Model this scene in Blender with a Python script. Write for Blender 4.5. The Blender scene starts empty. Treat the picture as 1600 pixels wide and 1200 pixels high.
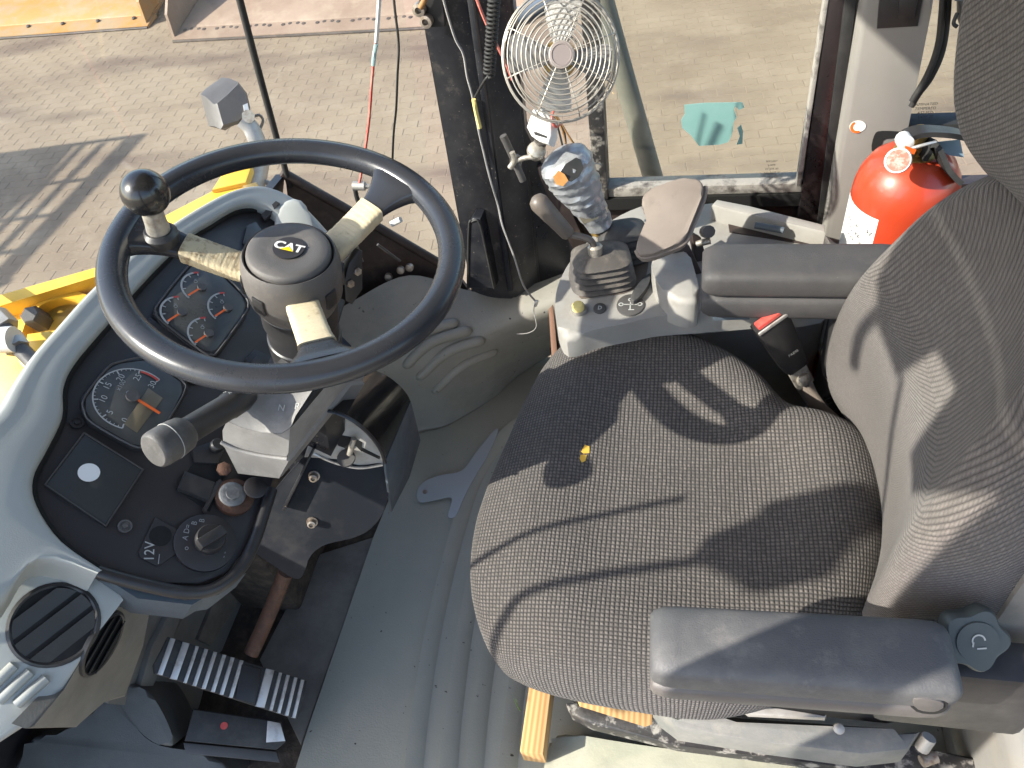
import bpy, bmesh, math, random
from mathutils import Vector, Matrix
random.seed(7)
V = Vector
scene = bpy.context.scene

# ------------------------------------------------------------------ camera
CAM = V((0.0, 0.0, 1.5))
FPX = 1190.0                                   # focal length in pixels of the 1600 px wide frame
AX = V((0.97789, 0.02467, -0.20817)); AY = V((0.15597, -0.74852, 0.64450)); AZ = V((-0.13990, -0.66270, -0.73573))
AX.normalize(); AZ = (AZ - AX * AX.dot(AZ)).normalized(); AY = AX.cross(AZ); AY = AY if AY.z > 0 else -AY
cam_data = bpy.data.cameras.new('camera'); cam = bpy.data.objects.new('camera', cam_data)
scene.collection.objects.link(cam); scene.camera = cam
cam_data.sensor_width = 36.0; cam_data.lens = FPX / 1600 * 36; cam_data.clip_start = 0.02; cam_data.clip_end = 1000
right = V((AX.x, AY.x, AZ.x)); down = V((AX.y, AY.y, AZ.y)); fwd = V((AX.z, AY.z, AZ.z))
cam.matrix_world = Matrix(((right.x, -down.x, -fwd.x, CAM.x), (right.y, -down.y, -fwd.y, CAM.y), (right.z, -down.z, -fwd.z, CAM.z), (0, 0, 0, 1)))

# ------------------------------------------------------------------ light
SUN = V((0.488, 0.27, -0.41)).normalized()     # direction the sunlight travels
world = bpy.data.worlds.new('World'); scene.world = world; world.use_nodes = True
wn = world.node_tree.nodes; wl = world.node_tree.links
sky = wn.new('ShaderNodeTexSky'); sky.sky_type = 'NISHITA'; sky.sun_disc = False
sky.sun_elevation = math.asin(-SUN.z); sky.sun_rotation = math.atan2(-SUN.x, -SUN.y); sky.dust_density = 1.5
bg = wn['Background']; bg.inputs['Strength'].default_value = 0.15
wl.new(sky.outputs['Color'], bg.inputs['Color'])
sun_data = bpy.data.lights.new('sun', 'SUN'); sun_data.energy = 3.5; sun_data.angle = math.radians(0.55); sun_data.color = (1.0, 0.94, 0.85)
sun = bpy.data.objects.new('sun', sun_data); scene.collection.objects.link(sun)
sun.rotation_euler = SUN.to_track_quat('-Z', 'Y').to_euler(); sun.location = (-6, -3, 8)
scene.view_settings.view_transform = 'Standard'; scene.view_settings.look = 'None'
scene.view_settings.exposure = 1.55; scene.view_settings.gamma = 1.0
scene.render.engine = 'CYCLES'
cy = scene.cycles; cy.use_denoising = True; cy.max_bounces = 10; cy.diffuse_bounces = 6; cy.glossy_bounces = 4; cy.transparent_max_bounces = 24
cy.caustics_reflective = False; cy.caustics_refractive = False; cy.sample_clamp_indirect = 6.0

# ------------------------------------------------------------------ points in the cab
# The cab frame: X to the rear, Y to the right hand side, Z up from the cab floor, metres.
def ray(px, py):
    c = ((px - 800) / FPX, (py - 600) / FPX, 1.0)
    return right * c[0] + down * c[1] + fwd * c[2]
def Pz(px, py, z): d = ray(px, py); return CAM + d * ((z - CAM.z) / d.z)
def Py(px, py, y): d = ray(px, py); return CAM + d * ((y - CAM.y) / d.y)
def Px(px, py, x): d = ray(px, py); return CAM + d * ((x - CAM.x) / d.x)
def screen(p):
    r = p - CAM; zc = r.dot(fwd)
    return (800 + FPX * r.dot(right) / zc, 600 + FPX * r.dot(down) / zc, zc)
class Frame:
    """A plane with its own axes; u x v = n."""
    def __init__(s, o, n, up=(0, 0, 1)):
        s.o = V(o); s.n = V(n).normalized(); up = V(up)
        s.v = (up - s.n * up.dot(s.n)).normalized(); s.u = s.v.cross(s.n)
    def at(s, a, b, c=0.0): return s.o + s.u * a + s.v * b + s.n * c
    def px(s, x, y, c=0.0):
        d = ray(x, y); o = s.o + s.n * c
        return CAM + d * ((o - CAM).dot(s.n) / d.dot(s.n))
    def uv(s, p): r = p - s.o; return r.dot(s.u), r.dot(s.v)
    def puv(s, x, y): return s.uv(s.px(x, y))
    def off(s, c): f = Frame(s.o + s.n * c, s.n); f.u, f.v = s.u, s.v; return f

# ------------------------------------------------------------------ objects
ORIG = {}
def tag(o, label=None, cat=None, group=None, kind=None):
    if label: o['label'] = label
    if cat: o['category'] = cat
    if group: o['group'] = group
    if kind: o['kind'] = kind
    return o
def thing(name, loc, label, cat, group=None):
    o = bpy.data.objects.new(name, None); scene.collection.objects.link(o)
    o.empty_display_size = 0.05; o.location = loc; ORIG[o] = V(loc)
    return tag(o, label, cat, group)
def place(o, org, parent):
    ORIG[o] = V(org)
    if parent is not None:
        o.parent = parent; o.location = V(org) - ORIG[parent]
    else: o.location = org
def finish(name, bm, mat, parent=None, smooth=True, uvf=None, angle=40):
    xs = [v.co for v in bm.verts]
    lo = V((min(v.x for v in xs), min(v.y for v in xs), min(v.z for v in xs))); hi = V((max(v.x for v in xs), max(v.y for v in xs), max(v.z for v in xs)))
    org = V(((lo.x + hi.x) / 2, (lo.y + hi.y) / 2, lo.z))
    if uvf:
        bm.normal_update(); lay = bm.loops.layers.uv.new('uv')
        for f in bm.faces:
            for l in f.loops: l[lay].uv = uvf(l.vert.co, l.vert.normal)
    for v in bm.verts: v.co -= org
    if smooth:
        for f in bm.faces: f.smooth = True
    me = bpy.data.meshes.new(name); bm.to_mesh(me); bm.free()
    if smooth and angle < 180: me.set_sharp_from_angle(angle=math.radians(angle))
    if mat is not None: me.materials.append(mat)
    o = bpy.data.objects.new(name, me); scene.collection.objects.link(o)
    place(o, org, parent)
    return o
def nb(): return bmesh.new()
# --- shapes added to a bmesh
def a_poly(bm, pts): return bm.faces.new([bm.verts.new(p) for p in pts])
def a_grid(bm, rows, cu=False, cv=False):
    vs = [[bm.verts.new(p) for p in r] for r in rows]
    n, m = len(vs), len(vs[0])
    for i in range(n if cv else n - 1):
        for j in range(m if cu else m - 1):
            q = (vs[i][j], vs[i][(j + 1) % m], vs[(i + 1) % n][(j + 1) % m], vs[(i + 1) % n][j])
            if len(set(q)) == 4: bm.faces.new(q)
    return vs
def a_loft(bm, rings, cap0=True, cap1=True):
    vs = a_grid(bm, rings, cu=True)
    if cap0: bm.faces.new(list(reversed(vs[0])))
    if cap1: bm.faces.new(vs[-1])
    return vs
def basis(d, hint=None):
    d = V(d).normalized(); h = V(hint) if hint is not None else V((0, 0, 1))
    if abs(d.dot(h.normalized())) > 0.98: h = V((1, 0, 0)) if abs(d.x) < 0.9 else V((0, 1, 0))
    a = (h - d * h.dot(d)).normalized(); return a.cross(d), a
def crom(pts, sub=6, closed=False):
    pts = [V(p) for p in pts]; n = len(pts)
    if n < 3: return pts
    out = []
    for i in range(n if closed else n - 1):
        g = lambda k: pts[k % n] if closed else pts[max(0, min(n - 1, k))]
        p0, p1, p2, p3 = g(i - 1), g(i), g(i + 1), g(i + 2)
        for k in range(sub):
            t = k / sub
            out.append(0.5 * ((2 * p1) + (p2 - p0) * t + (2 * p0 - 5 * p1 + 4 * p2 - p3) * t * t + (3 * p1 - p0 - 3 * p2 + p3) * t ** 3))
    if not closed: out.append(pts[-1])
    return out
def a_tube(bm, path, r, seg=10, caps=True, closed=False, sx=1.0, hint=None):
    path = [V(p) for p in path]; n = len(path); rings = []
    a = None
    for i, p in enumerate(path):
        if closed: d = path[(i + 1) % n] - path[i - 1]
        else: d = path[min(i + 1, n - 1)] - path[max(i - 1, 0)]
        d.normalize()
        if a is None: b, a = basis(d, hint)
        else:
            a = (a - d * a.dot(d)).normalized(); b = a.cross(d)
        rr = r(i / max(1, n - 1)) if callable(r) else r
        rings.append([p + (b * math.cos(t) * sx + a * math.sin(t)) * rr for t in (2 * math.pi * k / seg for k in range(seg))])
    if closed: a_grid(bm, rings, cu=True, cv=True)
    else: a_loft(bm, rings, caps, caps)
def a_lathe(bm, o, axis, prof, seg=24, hint=None, caps=True, arc=None):
    """prof: list of (radius, height along axis)."""
    o = V(o); ax = V(axis).normalized(); b, a = basis(ax, hint)
    rings = [[o + ax * h + (b * math.cos(t) + a * math.sin(t)) * max(r, 1e-5) for t in (2 * math.pi * k / seg for k in range(seg))] for r, h in prof]
    a_loft(bm, rings, caps, caps)
def a_box(bm, o, ax, ay, az, hx, hy, hz, bev=0.0, seg=2):
    o = V(o); ax, ay, az = V(ax), V(ay), V(az)
    t = bmesh.new(); bmesh.ops.create_cube(t, size=2.0)
    for v in t.verts: v.co = V((v.co.x * hx, v.co.y * hy, v.co.z * hz))
    if bev > 0: bmesh.ops.bevel(t, geom=t.edges[:], offset=bev, segments=seg, profile=0.5, affect='EDGES', clamp_overlap=True)
    for v in t.verts: v.co = o + ax * v.co.x + ay * v.co.y + az * v.co.z
    join(bm, t)
def join(bm, t):
    t.verts.index_update(); m = [bm.verts.new(v.co) for v in t.verts]
    for f in t.faces:
        try: bm.faces.new([m[v.index] for v in f.verts])
        except ValueError: pass
    t.free()
XA, YA, ZA = V((1, 0, 0)), V((0, 1, 0)), V((0, 0, 1))
def a_abox(bm, lo, hi, bev=0.0, seg=2):
    lo, hi = V(lo), V(hi); h = (hi - lo) / 2
    a_box(bm, (lo + hi) / 2, XA, YA, ZA, h.x, h.y, h.z, bev, seg)
def a_slab(bm, pts, n, depth, bev=0.0, seg=2, bottom=True):
    """Outline on a plane, with thickness; the outline is the front face, n looks out of it."""
    n = V(n).normalized(); pts = [V(p) for p in pts]
    ar = V((0, 0, 0))
    for i in range(len(pts)): ar += (pts[i] - pts[0]).cross(pts[(i + 1) % len(pts)] - pts[0])
    if ar.dot(n) < 0: pts = pts[::-1]
    t = bmesh.new()
    top = [t.verts.new(p) for p in pts]; f = t.faces.new(top)
    bot = [t.verts.new(p - n * depth) for p in pts]
    for i in range(len(pts)):
        j = (i + 1) % len(pts); t.faces.new((top[j], top[i], bot[i], bot[j]))
    if bottom: t.faces.new(bot[::-1])
    if bev > 0:
        bmesh.ops.bevel(t, geom=[e for e in f.edges], offset=bev, segments=seg, profile=0.5, affect='EDGES', clamp_overlap=True)
    join(bm, t)
def disc_pts(o, n, r, seg=24, ry=None, up=(0, 0, 1)):
    b, a = basis(n, up)
    return [V(o) + b * math.cos(t) * r + a * math.sin(t) * (ry or r) for t in (2 * math.pi * k / seg for k in range(seg))]
# --- one call per mesh
def slab(name, pts, n, depth, mat, parent, bev=0.0, seg=2, smooth=True, uvf=None):
    bm = nb(); a_slab(bm, pts, n, depth, bev, seg); return finish(name, bm, mat, parent, smooth, uvf)
def tube(name, path, r, mat, parent=None, seg=10, sub=6, closed=False, sx=1.0, hint=None):
    bm = nb(); a_tube(bm, crom(path, sub, closed) if sub > 1 else path, r, seg, True, closed, sx, hint); return finish(name, bm, mat, parent, angle=60)
def lathe(name, o, axis, prof, mat, parent=None, seg=28, hint=None, angle=35):
    bm = nb(); a_lathe(bm, o, axis, prof, seg, hint); return finish(name, bm, mat, parent, angle=angle)
def box(name, lo, hi, mat, parent=None, bev=0.004, seg=2):
    bm = nb(); a_abox(bm, lo, hi, bev, seg); return finish(name, bm, mat, parent)
def obox(name, o, ax, ay, az, h, mat, parent=None, bev=0.003, seg=2):
    bm = nb(); a_box(bm, o, ax, ay, az, h[0], h[1], h[2], bev, seg); return finish(name, bm, mat, parent)
def a_text(bm, body, fr, u, v, size, rot=0.0, lift=0.0006, depth=0.0, align='CENTER', sx=1.0):
    c = bpy.data.curves.new('t', 'FONT'); c.body = body; c.size = size; c.align_x = align; c.align_y = 'CENTER'; c.extrude = depth; c.resolution_u = 3
    o = bpy.data.objects.new('t', c); scene.collection.objects.link(o)
    dg = bpy.context.evaluated_depsgraph_get(); me = bpy.data.meshes.new_from_object(o.evaluated_get(dg))
    cr, sr = math.cos(rot), math.sin(rot)
    t = bmesh.new(); t.from_mesh(me)
    for q in t.verts:
        x, y = q.co.x * sx, q.co.y
        q.co = fr.at(u + x * cr - y * sr, v + x * sr + y * cr, lift + q.co.z)
    join(bm, t)
    bpy.data.objects.remove(o); bpy.data.curves.remove(c); bpy.data.meshes.remove(me)
def text(name, body, fr, u, v, size, mat, parent, rot=0.0, lift=0.0006, depth=0.0, sx=1.0):
    bm = nb(); a_text(bm, body, fr, u, v, size, rot, lift, depth, sx=sx); return finish(name, bm, mat, parent, smooth=False)
def a_arc(bm, fr, cu, cv, r, w, a0, a1, lift=0.0006, seg=28):
    rows = [[], []]
    for k in range(seg + 1):
        t = a0 + (a1 - a0) * k / seg
        rows[0].append(fr.at(cu + math.cos(t) * (r - w / 2), cv + math.sin(t) * (r - w / 2), lift)); rows[1].append(fr.at(cu + math.cos(t) * (r + w / 2), cv + math.sin(t) * (r + w / 2), lift))
    a_grid(bm, rows)
def a_seg(bm, fr, p, q, w, lift=0.0006):
    p, q = V((p[0], p[1], 0)), V((q[0], q[1], 0)); d = (q - p).normalized() * (w / 2); s = V((-d.y, d.x, 0))
    a_poly(bm, [fr.at(k.x, k.y, lift) for k in (p - s, q - s, q + s, p + s)])

# ------------------------------------------------------------------ materials
def rgb(c): return (c[0], c[1], c[2], 1.0)
def nodes_of(name):
    m = bpy.data.materials.new(name); m.use_nodes = True
    nt = m.node_tree; return m, nt, nt.nodes, nt.links, nt.nodes['Principled BSDF']
def noise(N, L, vec, scale, detail=4.0, rough=0.6):
    t = N.new('ShaderNodeTexNoise'); t.inputs['Scale'].default_value = scale; t.inputs['Detail'].default_value = detail; t.inputs['Roughness'].default_value = rough
    if vec is not None: L.new(vec, t.inputs['Vector'])
    return t.outputs['Fac']
def ramp(N, L, fac, a, b):
    r = N.new('ShaderNodeMapRange'); r.inputs['From Min'].default_value = a; r.inputs['From Max'].default_value = b; r.clamp = True
    L.new(fac, r.inputs['Value']); return r.outputs['Result']
def mixc(N, L, fac, a, b):
    m = N.new('ShaderNodeMix'); m.data_type = 'RGBA'
    if isinstance(fac, float): m.inputs[0].default_value = fac
    else: L.new(fac, m.inputs[0])
    for s, c in ((m.inputs[6], a), (m.inputs[7], b)):
        if isinstance(c, tuple): s.default_value = rgb(c)
        else: L.new(c, s)
    return m.outputs[2]
def math_(N, L, op, a, b=0.0):
    m = N.new('ShaderNodeMath'); m.operation = op
    for s, c in ((m.inputs[0], a), (m.inputs[1], b)):
        if isinstance(c, (int, float)): s.default_value = c
        else: L.new(c, s)
    return m.outputs[0]
def bump(N, L, bs, h, strength, dist):
    b = N.new('ShaderNodeBump'); b.inputs['Strength'].default_value = strength; b.inputs['Distance'].default_value = dist
    L.new(h, b.inputs['Height']); L.new(b.outputs['Normal'], bs.inputs['Normal'])
def M(name, c, rough=0.5, metal=0.0, c2=None, s2=6.0, lo=0.45, hi=0.7, dust=None, ds=3.0, dlo=0.5, dhi=0.8, grain=0.0, gs=400.0, rv=0.12, spec=0.5, coat=0.0, spk=None, sps=180.0, spl=0.66):
    """Worn surface: base colour, broad second colour, dust, specks, fine relief, uneven gloss."""
    m, nt, N, L, bs = nodes_of(name)
    tc = N.new('ShaderNodeNewGeometry').outputs['Position']
    col = c
    if c2: col = mixc(N, L, ramp(N, L, noise(N, L, tc, s2, 6.0, 0.65), lo, hi), c, c2)
    if dust: col = mixc(N, L, ramp(N, L, noise(N, L, tc, ds, 8.0, 0.7), dlo, dhi), col, dust)
    if spk: col = mixc(N, L, ramp(N, L, noise(N, L, tc, sps, 2.0, 0.5), spl, spl + 0.05), col, spk)
    if isinstance(col, tuple): bs.inputs['Base Color'].default_value = rgb(col)
    else: L.new(col, bs.inputs['Base Color'])
    rn = noise(N, L, tc, 14.0, 6.0, 0.7)
    mr = N.new('ShaderNodeMapRange'); L.new(rn, mr.inputs['Value']); mr.inputs['From Min'].default_value = 0.3; mr.inputs['From Max'].default_value = 0.7
    mr.inputs['To Min'].default_value = max(0.03, rough - rv); mr.inputs['To Max'].default_value = min(1.0, rough + rv); L.new(mr.outputs['Result'], bs.inputs['Roughness'])
    bs.inputs['Metallic'].default_value = metal; bs.inputs['Specular IOR Level'].default_value = spec; bs.inputs['Coat Weight'].default_value = coat; bs.inputs['Coat Roughness'].default_value = 0.1
    if grain: bump(N, L, bs, noise(N, L, tc, gs, 3.0, 0.6), grain, 0.002)
    return m
def glass(name, tint=(0.97, 1.0, 0.98), dirt=0.05, refl=0.06):
    m, nt, N, L, bs = nodes_of(name); N.remove(bs)
    out = N['Material Output']; tr = N.new('ShaderNodeBsdfTransparent'); tr.inputs['Color'].default_value = rgb(tint)
    gl = N.new('ShaderNodeBsdfGlossy'); gl.inputs['Roughness'].default_value = 0.02; df = N.new('ShaderNodeBsdfDiffuse'); df.inputs['Color'].default_value = (0.55, 0.5, 0.42, 1)
    pos = N.new('ShaderNodeNewGeometry').outputs['Position']
    d = math_(N, L, 'MULTIPLY', ramp(N, L, noise(N, L, pos, 5.0, 8.0, 0.7), 0.35, 0.75), dirt * 2)
    m1 = N.new('ShaderNodeMixShader'); L.new(d, m1.inputs[0]); L.new(tr.outputs[0], m1.inputs[1]); L.new(df.outputs[0], m1.inputs[2])
    fr = N.new('ShaderNodeFresnel'); fr.inputs['IOR'].default_value = 1.45
    m2 = N.new('ShaderNodeMixShader'); L.new(math_(N, L, 'MULTIPLY', fr.outputs[0], refl / 0.06), m2.inputs[0]); L.new(m1.outputs[0], m2.inputs[1]); L.new(gl.outputs[0], m2.inputs[2])
    L.new(m2.outputs[0], out.inputs['Surface']); return m
def fabric(name, fu, fv, dark, light, ribs=False):
    m, nt, N, L, bs = nodes_of(name)
    uv = N.new('ShaderNodeUVMap'); uv.uv_map = 'uv'
    sp = N.new('ShaderNodeSeparateXYZ'); L.new(uv.outputs[0], sp.inputs[0])
    pos = N.new('ShaderNodeNewGeometry').outputs['Position']
    wob = math_(N, L, 'MULTIPLY', noise(N, L, pos, 22.0, 2.0), 0.5 if not ribs else 0.25)
    v = math_(N, L, 'ADD', math_(N, L, 'MULTIPLY', sp.outputs[1], fv), wob)
    row = math_(N, L, 'FLOOR', v)
    half = math_(N, L, 'MULTIPLY', math_(N, L, 'MODULO', row, 2.0), 0.5 if ribs else 0.0)
    u = math_(N, L, 'ADD', math_(N, L, 'ADD', math_(N, L, 'MULTIPLY', sp.outputs[0], fu), half), wob)
    su = math_(N, L, 'ABSOLUTE', math_(N, L, 'SINE', math_(N, L, 'MULTIPLY', u, math.pi)))
    sv = math_(N, L, 'ABSOLUTE', math_(N, L, 'SINE', math_(N, L, 'MULTIPLY', v, math.pi)))
    if ribs: h = math_(N, L, 'MULTIPLY', math_(N, L, 'POWER', sv, 0.7), math_(N, L, 'ADD', math_(N, L, 'MULTIPLY', su, 0.35), 0.65))
    else: h = math_(N, L, 'MULTIPLY', math_(N, L, 'POWER', su, 0.7), math_(N, L, 'POWER', sv, 0.7))
    fz = noise(N, L, pos, 900.0, 2.0, 0.7)
    cv = N.new('ShaderNodeCombineXYZ'); L.new(math_(N, L, 'FLOOR', u), cv.inputs[0]); L.new(row, cv.inputs[1]); wn_ = N.new('ShaderNodeTexWhiteNoise'); wn_.noise_dimensions = '3D'; L.new(cv.outputs[0], wn_.inputs['Vector'])
    h = math_(N, L, 'MULTIPLY', h, math_(N, L, 'ADD', math_(N, L, 'MULTIPLY', wn_.outputs['Value'], 0.45), 0.7))
    h2 = math_(N, L, 'ADD', h, math_(N, L, 'MULTIPLY', fz, 0.5))
    f = ramp(N, L, h2, 0.15, 1.3)
    wear = ramp(N, L, noise(N, L, pos, 6.0, 6.0, 0.7), 0.35, 0.75)
    lt = mixc(N, L, wear, light, tuple(x * 1.25 for x in light))
    L.new(mixc(N, L, f, dark, lt), bs.inputs['Base Color'])
    bs.inputs['Roughness'].default_value = 0.95; bs.inputs['Specular IOR Level'].default_value = 0.15
    bs.inputs['Sheen Weight'].default_value = 0.12
    bump(N, L, bs, h2, 0.9, 0.0022); return m
def wood(name, c1, c2, sc=60.0):
    m, nt, N, L, bs = nodes_of(name)
    pos = N.new('ShaderNodeNewGeometry').outputs['Position']
    mp = N.new('ShaderNodeMapping'); mp.inputs['Scale'].default_value = (1.0, 0.06, 0.5); L.new(pos, mp.inputs['Vector'])
    w = N.new('ShaderNodeTexWave'); w.wave_type = 'BANDS'; w.bands_direction = 'X'; w.inputs['Scale'].default_value = sc; w.inputs['Distortion'].default_value = 3.0; w.inputs['Detail'].default_value = 3.0
    L.new(mp.outputs[0], w.inputs['Vector'])
    L.new(mixc(N, L, w.outputs['Fac'], c1, c2), bs.inputs['Base Color']); bs.inputs['Roughness'].default_value = 0.8
    bump(N, L, bs, w.outputs['Fac'], 0.2, 0.001); return m

GREY = (0.33, 0.345, 0.34)
m_shell = M('light_grey_plastic', (0.40, 0.41, 0.385), 0.42, c2=(0.355, 0.36, 0.335), s2=3, dust=(0.3, 0.27, 0.22), ds=2.5, dlo=0.55, dhi=0.95, grain=0.12, gs=700)
m_console = M('console_grey_plastic', (0.31, 0.295, 0.27), 0.55, c2=(0.26, 0.245, 0.225), s2=5, dust=(0.2, 0.17, 0.14), ds=9, dlo=0.5, dhi=0.9, grain=0.15, gs=600)
m_trim = M('blue_grey_trim_plastic', (0.075, 0.095, 0.115), 0.5, c2=(0.11, 0.125, 0.14), s2=6, grain=0.2, gs=900)
m_blk = M('black_plastic', (0.022, 0.021, 0.022), 0.42, c2=(0.04, 0.037, 0.036), s2=8, dust=(0.075, 0.065, 0.055), ds=6, dlo=0.55, dhi=0.95, grain=0.12, gs=900)
m_panel = M('instrument_black_plastic', (0.024, 0.021, 0.022), 0.45, c2=(0.036, 0.031, 0.03), s2=5, grain=0.25, gs=1100)
m_deep = M('deep_black', (0.006, 0.006, 0.006), 0.8)
m_rim = M('polished_rubber', (0.03, 0.032, 0.038), 0.24, c2=(0.04, 0.04, 0.042), s2=10, grain=0.06, gs=1200, rv=0.1)
m_hub = M('dusty_hub_rubber', (0.095, 0.088, 0.084), 0.52, c2=(0.13, 0.118, 0.11), s2=12, dust=(0.17, 0.15, 0.13), ds=20, dlo=0.55, dhi=0.85, grain=0.35, gs=900)
m_ball = M('glossy_black_ball', (0.015, 0.015, 0.016), 0.25, c2=(0.03, 0.028, 0.026), s2=20, rv=0.1, coat=0.3)
m_tape = M('cream_tape', (0.62, 0.53, 0.36), 0.6, c2=(0.5, 0.4, 0.25), s2=25, dust=(0.2, 0.15, 0.09), ds=60, dlo=0.58, dhi=0.8, grain=0.2, gs=300)
m_tape_d = M('stained_cream_tape', (0.58, 0.48, 0.31), 0.6, c2=(0.3, 0.22, 0.13), s2=90, lo=0.52, hi=0.66, dust=(0.07, 0.05, 0.03), ds=60, dlo=0.62, dhi=0.74, grain=0.3, gs=300)
m_blkpaint = M('scratched_black_paint', (0.012, 0.013, 0.017), 0.35, c2=(0.03, 0.03, 0.034), s2=14, dust=(0.08, 0.07, 0.06), ds=18, dlo=0.58, dhi=0.9, grain=0.08, gs=300, spk=(0.16, 0.14, 0.12), sps=160, spl=0.7)
m_pillar = M('dusty_black_pillar_paint', (0.016, 0.017, 0.022), 0.38, c2=(0.06, 0.057, 0.058), s2=9, lo=0.4, hi=0.75, dust=(0.14, 0.122, 0.105), ds=35, dlo=0.55, dhi=0.85, grain=0.06, gs=350, spk=(0.2, 0.18, 0.15), sps=220, spl=0.7)
m_brownp = M('brown_black_panel', (0.03, 0.02, 0.019), 0.55, c2=(0.055, 0.035, 0.028), s2=10, dust=(0.1, 0.075, 0.06), ds=22, dlo=0.5, dhi=0.85, grain=0.2, gs=250)
m_floor = M('floor_rubber', (0.345, 0.34, 0.285), 0.42, c2=(0.39, 0.375, 0.31), s2=5, dust=(0.43, 0.39, 0.31), ds=4, dlo=0.52, dhi=0.95, grain=0.25, gs=260, spk=(0.04, 0.035, 0.03), sps=90, spl=0.72)
m_toe = M('dusty_toe_board', (0.22, 0.2, 0.17), 0.7, c2=(0.11, 0.095, 0.08), s2=9, lo=0.4, hi=0.75, dust=(0.32, 0.285, 0.24), ds=5, dlo=0.5, dhi=0.9, grain=0.3, gs=120)
m_dirt = M('dark_dirt', (0.05, 0.037, 0.028), 0.9, c2=(0.12, 0.09, 0.065), s2=30, grain=0.7, gs=150)
m_rust = M('rusty_steel', (0.10, 0.045, 0.025), 0.8, c2=(0.05, 0.028, 0.02), s2=40, dust=(0.17, 0.11, 0.075), ds=60, dlo=0.55, dhi=0.75, grain=0.5, gs=300)
m_steel = M('worn_bright_steel', (0.62, 0.59, 0.55), 0.38, 0.6, c2=(0.33, 0.29, 0.25), s2=40, lo=0.5, hi=0.75)
m_bolt = M('dusty_bolt_steel', (0.4, 0.35, 0.3), 0.5, 0.7, c2=(0.18, 0.12, 0.08), s2=80)
m_metal = M('dirty_zinc', (0.45, 0.42, 0.37), 0.5, 0.6, c2=(0.2, 0.16, 0.12), s2=60, dust=(0.5, 0.45, 0.36), ds=90, dlo=0.5, dhi=0.8)
m_cush = fabric('grey_dotted_seat_fabric', 165.0, 165.0, (0.026, 0.025, 0.025), (0.158, 0.139, 0.127))
m_back = fabric('grey_ribbed_seat_fabric', 230.0, 128.0, (0.048, 0.043, 0.040), (0.150, 0.131, 0.118), ribs=True)
m_side = fabric('grey_flecked_side_fabric', 120.0, 120.0, (0.02, 0.019, 0.018), (0.2, 0.19, 0.17))
m_arm = M('armrest_foam_skin', (0.052, 0.049, 0.049), 0.62, c2=(0.075, 0.068, 0.065), s2=9, dust=(0.12, 0.105, 0.09), ds=12, dlo=0.55, dhi=0.9, grain=0.35, gs=700, spk=(0.14, 0.12, 0.1), sps=260, spl=0.73)
m_armgrey = M('worn_armrest_skin', (0.075, 0.075, 0.078), 0.6, c2=(0.115, 0.113, 0.11), s2=16, dust=(0.17, 0.16, 0.15), ds=26, dlo=0.55, dhi=0.8, grain=0.3, gs=600)
m_armside = M('armrest_side_plastic', (0.1, 0.09, 0.085), 0.5, c2=(0.13, 0.118, 0.11), s2=8, grain=0.2, gs=800)
m_wrist = M('taupe_wrist_rest', (0.19, 0.155, 0.13), 0.6, c2=(0.23, 0.19, 0.16), s2=8, dust=(0.15, 0.12, 0.1), ds=30, dlo=0.55, dhi=0.8, grain=0.2, gs=900)
m_gaiter = M('dusty_rubber_gaiter', (0.07, 0.062, 0.056), 0.7, c2=(0.15, 0.13, 0.11), s2=18, dust=(0.2, 0.17, 0.14), ds=40, dlo=0.5, dhi=0.8, grain=0.3, gs=500)
m_gaitd = M('dark_rubber_gaiter', (0.035, 0.035, 0.037), 0.6, c2=(0.07, 0.066, 0.062), s2=20, grain=0.3, gs=500)
m_lever = M('grey_brown_grip', (0.12, 0.1, 0.085), 0.45, c2=(0.15, 0.125, 0.105), s2=20, grain=0.1, gs=600)
m_silver = M('silver_duct_tape', (0.36, 0.37, 0.385), 0.33, 0.35, c2=(0.24, 0.245, 0.255), s2=45, dust=(0.5, 0.45, 0.36), ds=50, dlo=0.58, dhi=0.8, grain=0.5, gs=120)
m_gold = M('orange_brown_foil', (0.5, 0.25, 0.08), 0.45, 0.3, c2=(0.4, 0.17, 0.05), s2=60)
m_white = M('white_plastic', (0.7, 0.69, 0.66), 0.4, c2=(0.55, 0.53, 0.5), s2=20, dust=(0.4, 0.36, 0.3), ds=30, dlo=0.58, dhi=0.85)
m_wire = M('galvanised_wire', (0.4, 0.375, 0.335), 0.4, 0.5, c2=(0.4, 0.34, 0.28), s2=60)
m_blade = M('grey_fan_blade', (0.42, 0.41, 0.39), 0.45, c2=(0.5, 0.48, 0.46), s2=20)
m_fanhub = M('brown_grey_hub_cap', (0.24, 0.2, 0.19), 0.5)
m_red = M('extinguisher_red', (0.46, 0.05, 0.018), 0.36, c2=(0.45, 0.04, 0.014), s2=5, coat=0.4, spk=(0.7, 0.4, 0.3), sps=120, spl=0.76)
m_brass = M('brass', (0.62, 0.42, 0.15), 0.35, 0.8, c2=(0.4, 0.25, 0.08), s2=40)
m_paper = M('white_paper_label', (0.8, 0.79, 0.76), 0.7)
m_ink = M('black_ink', (0.03, 0.03, 0.03), 0.7)
m_print = M('white_print', (0.42, 0.42, 0.40), 0.6)
m_printd = M('grey_print', (0.3, 0.3, 0.29), 0.6)
m_orange = M('orange_needle', (0.85, 0.14, 0.02), 0.5)
m_redp = M('red_plastic', (0.55, 0.06, 0.05), 0.4, c2=(0.6, 0.12, 0.09), s2=30)
m_yel = M('loader_yellow_paint', (0.78, 0.48, 0.045), 0.4, c2=(0.74, 0.44, 0.04), s2=3, dust=(0.5, 0.36, 0.14), ds=4, dlo=0.55, dhi=0.95)
m_yelb = M('yellow_button', (0.75, 0.6, 0.22), 0.45)
m_logoy = M('logo_yellow', (0.85, 0.62, 0.0), 0.5)
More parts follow.
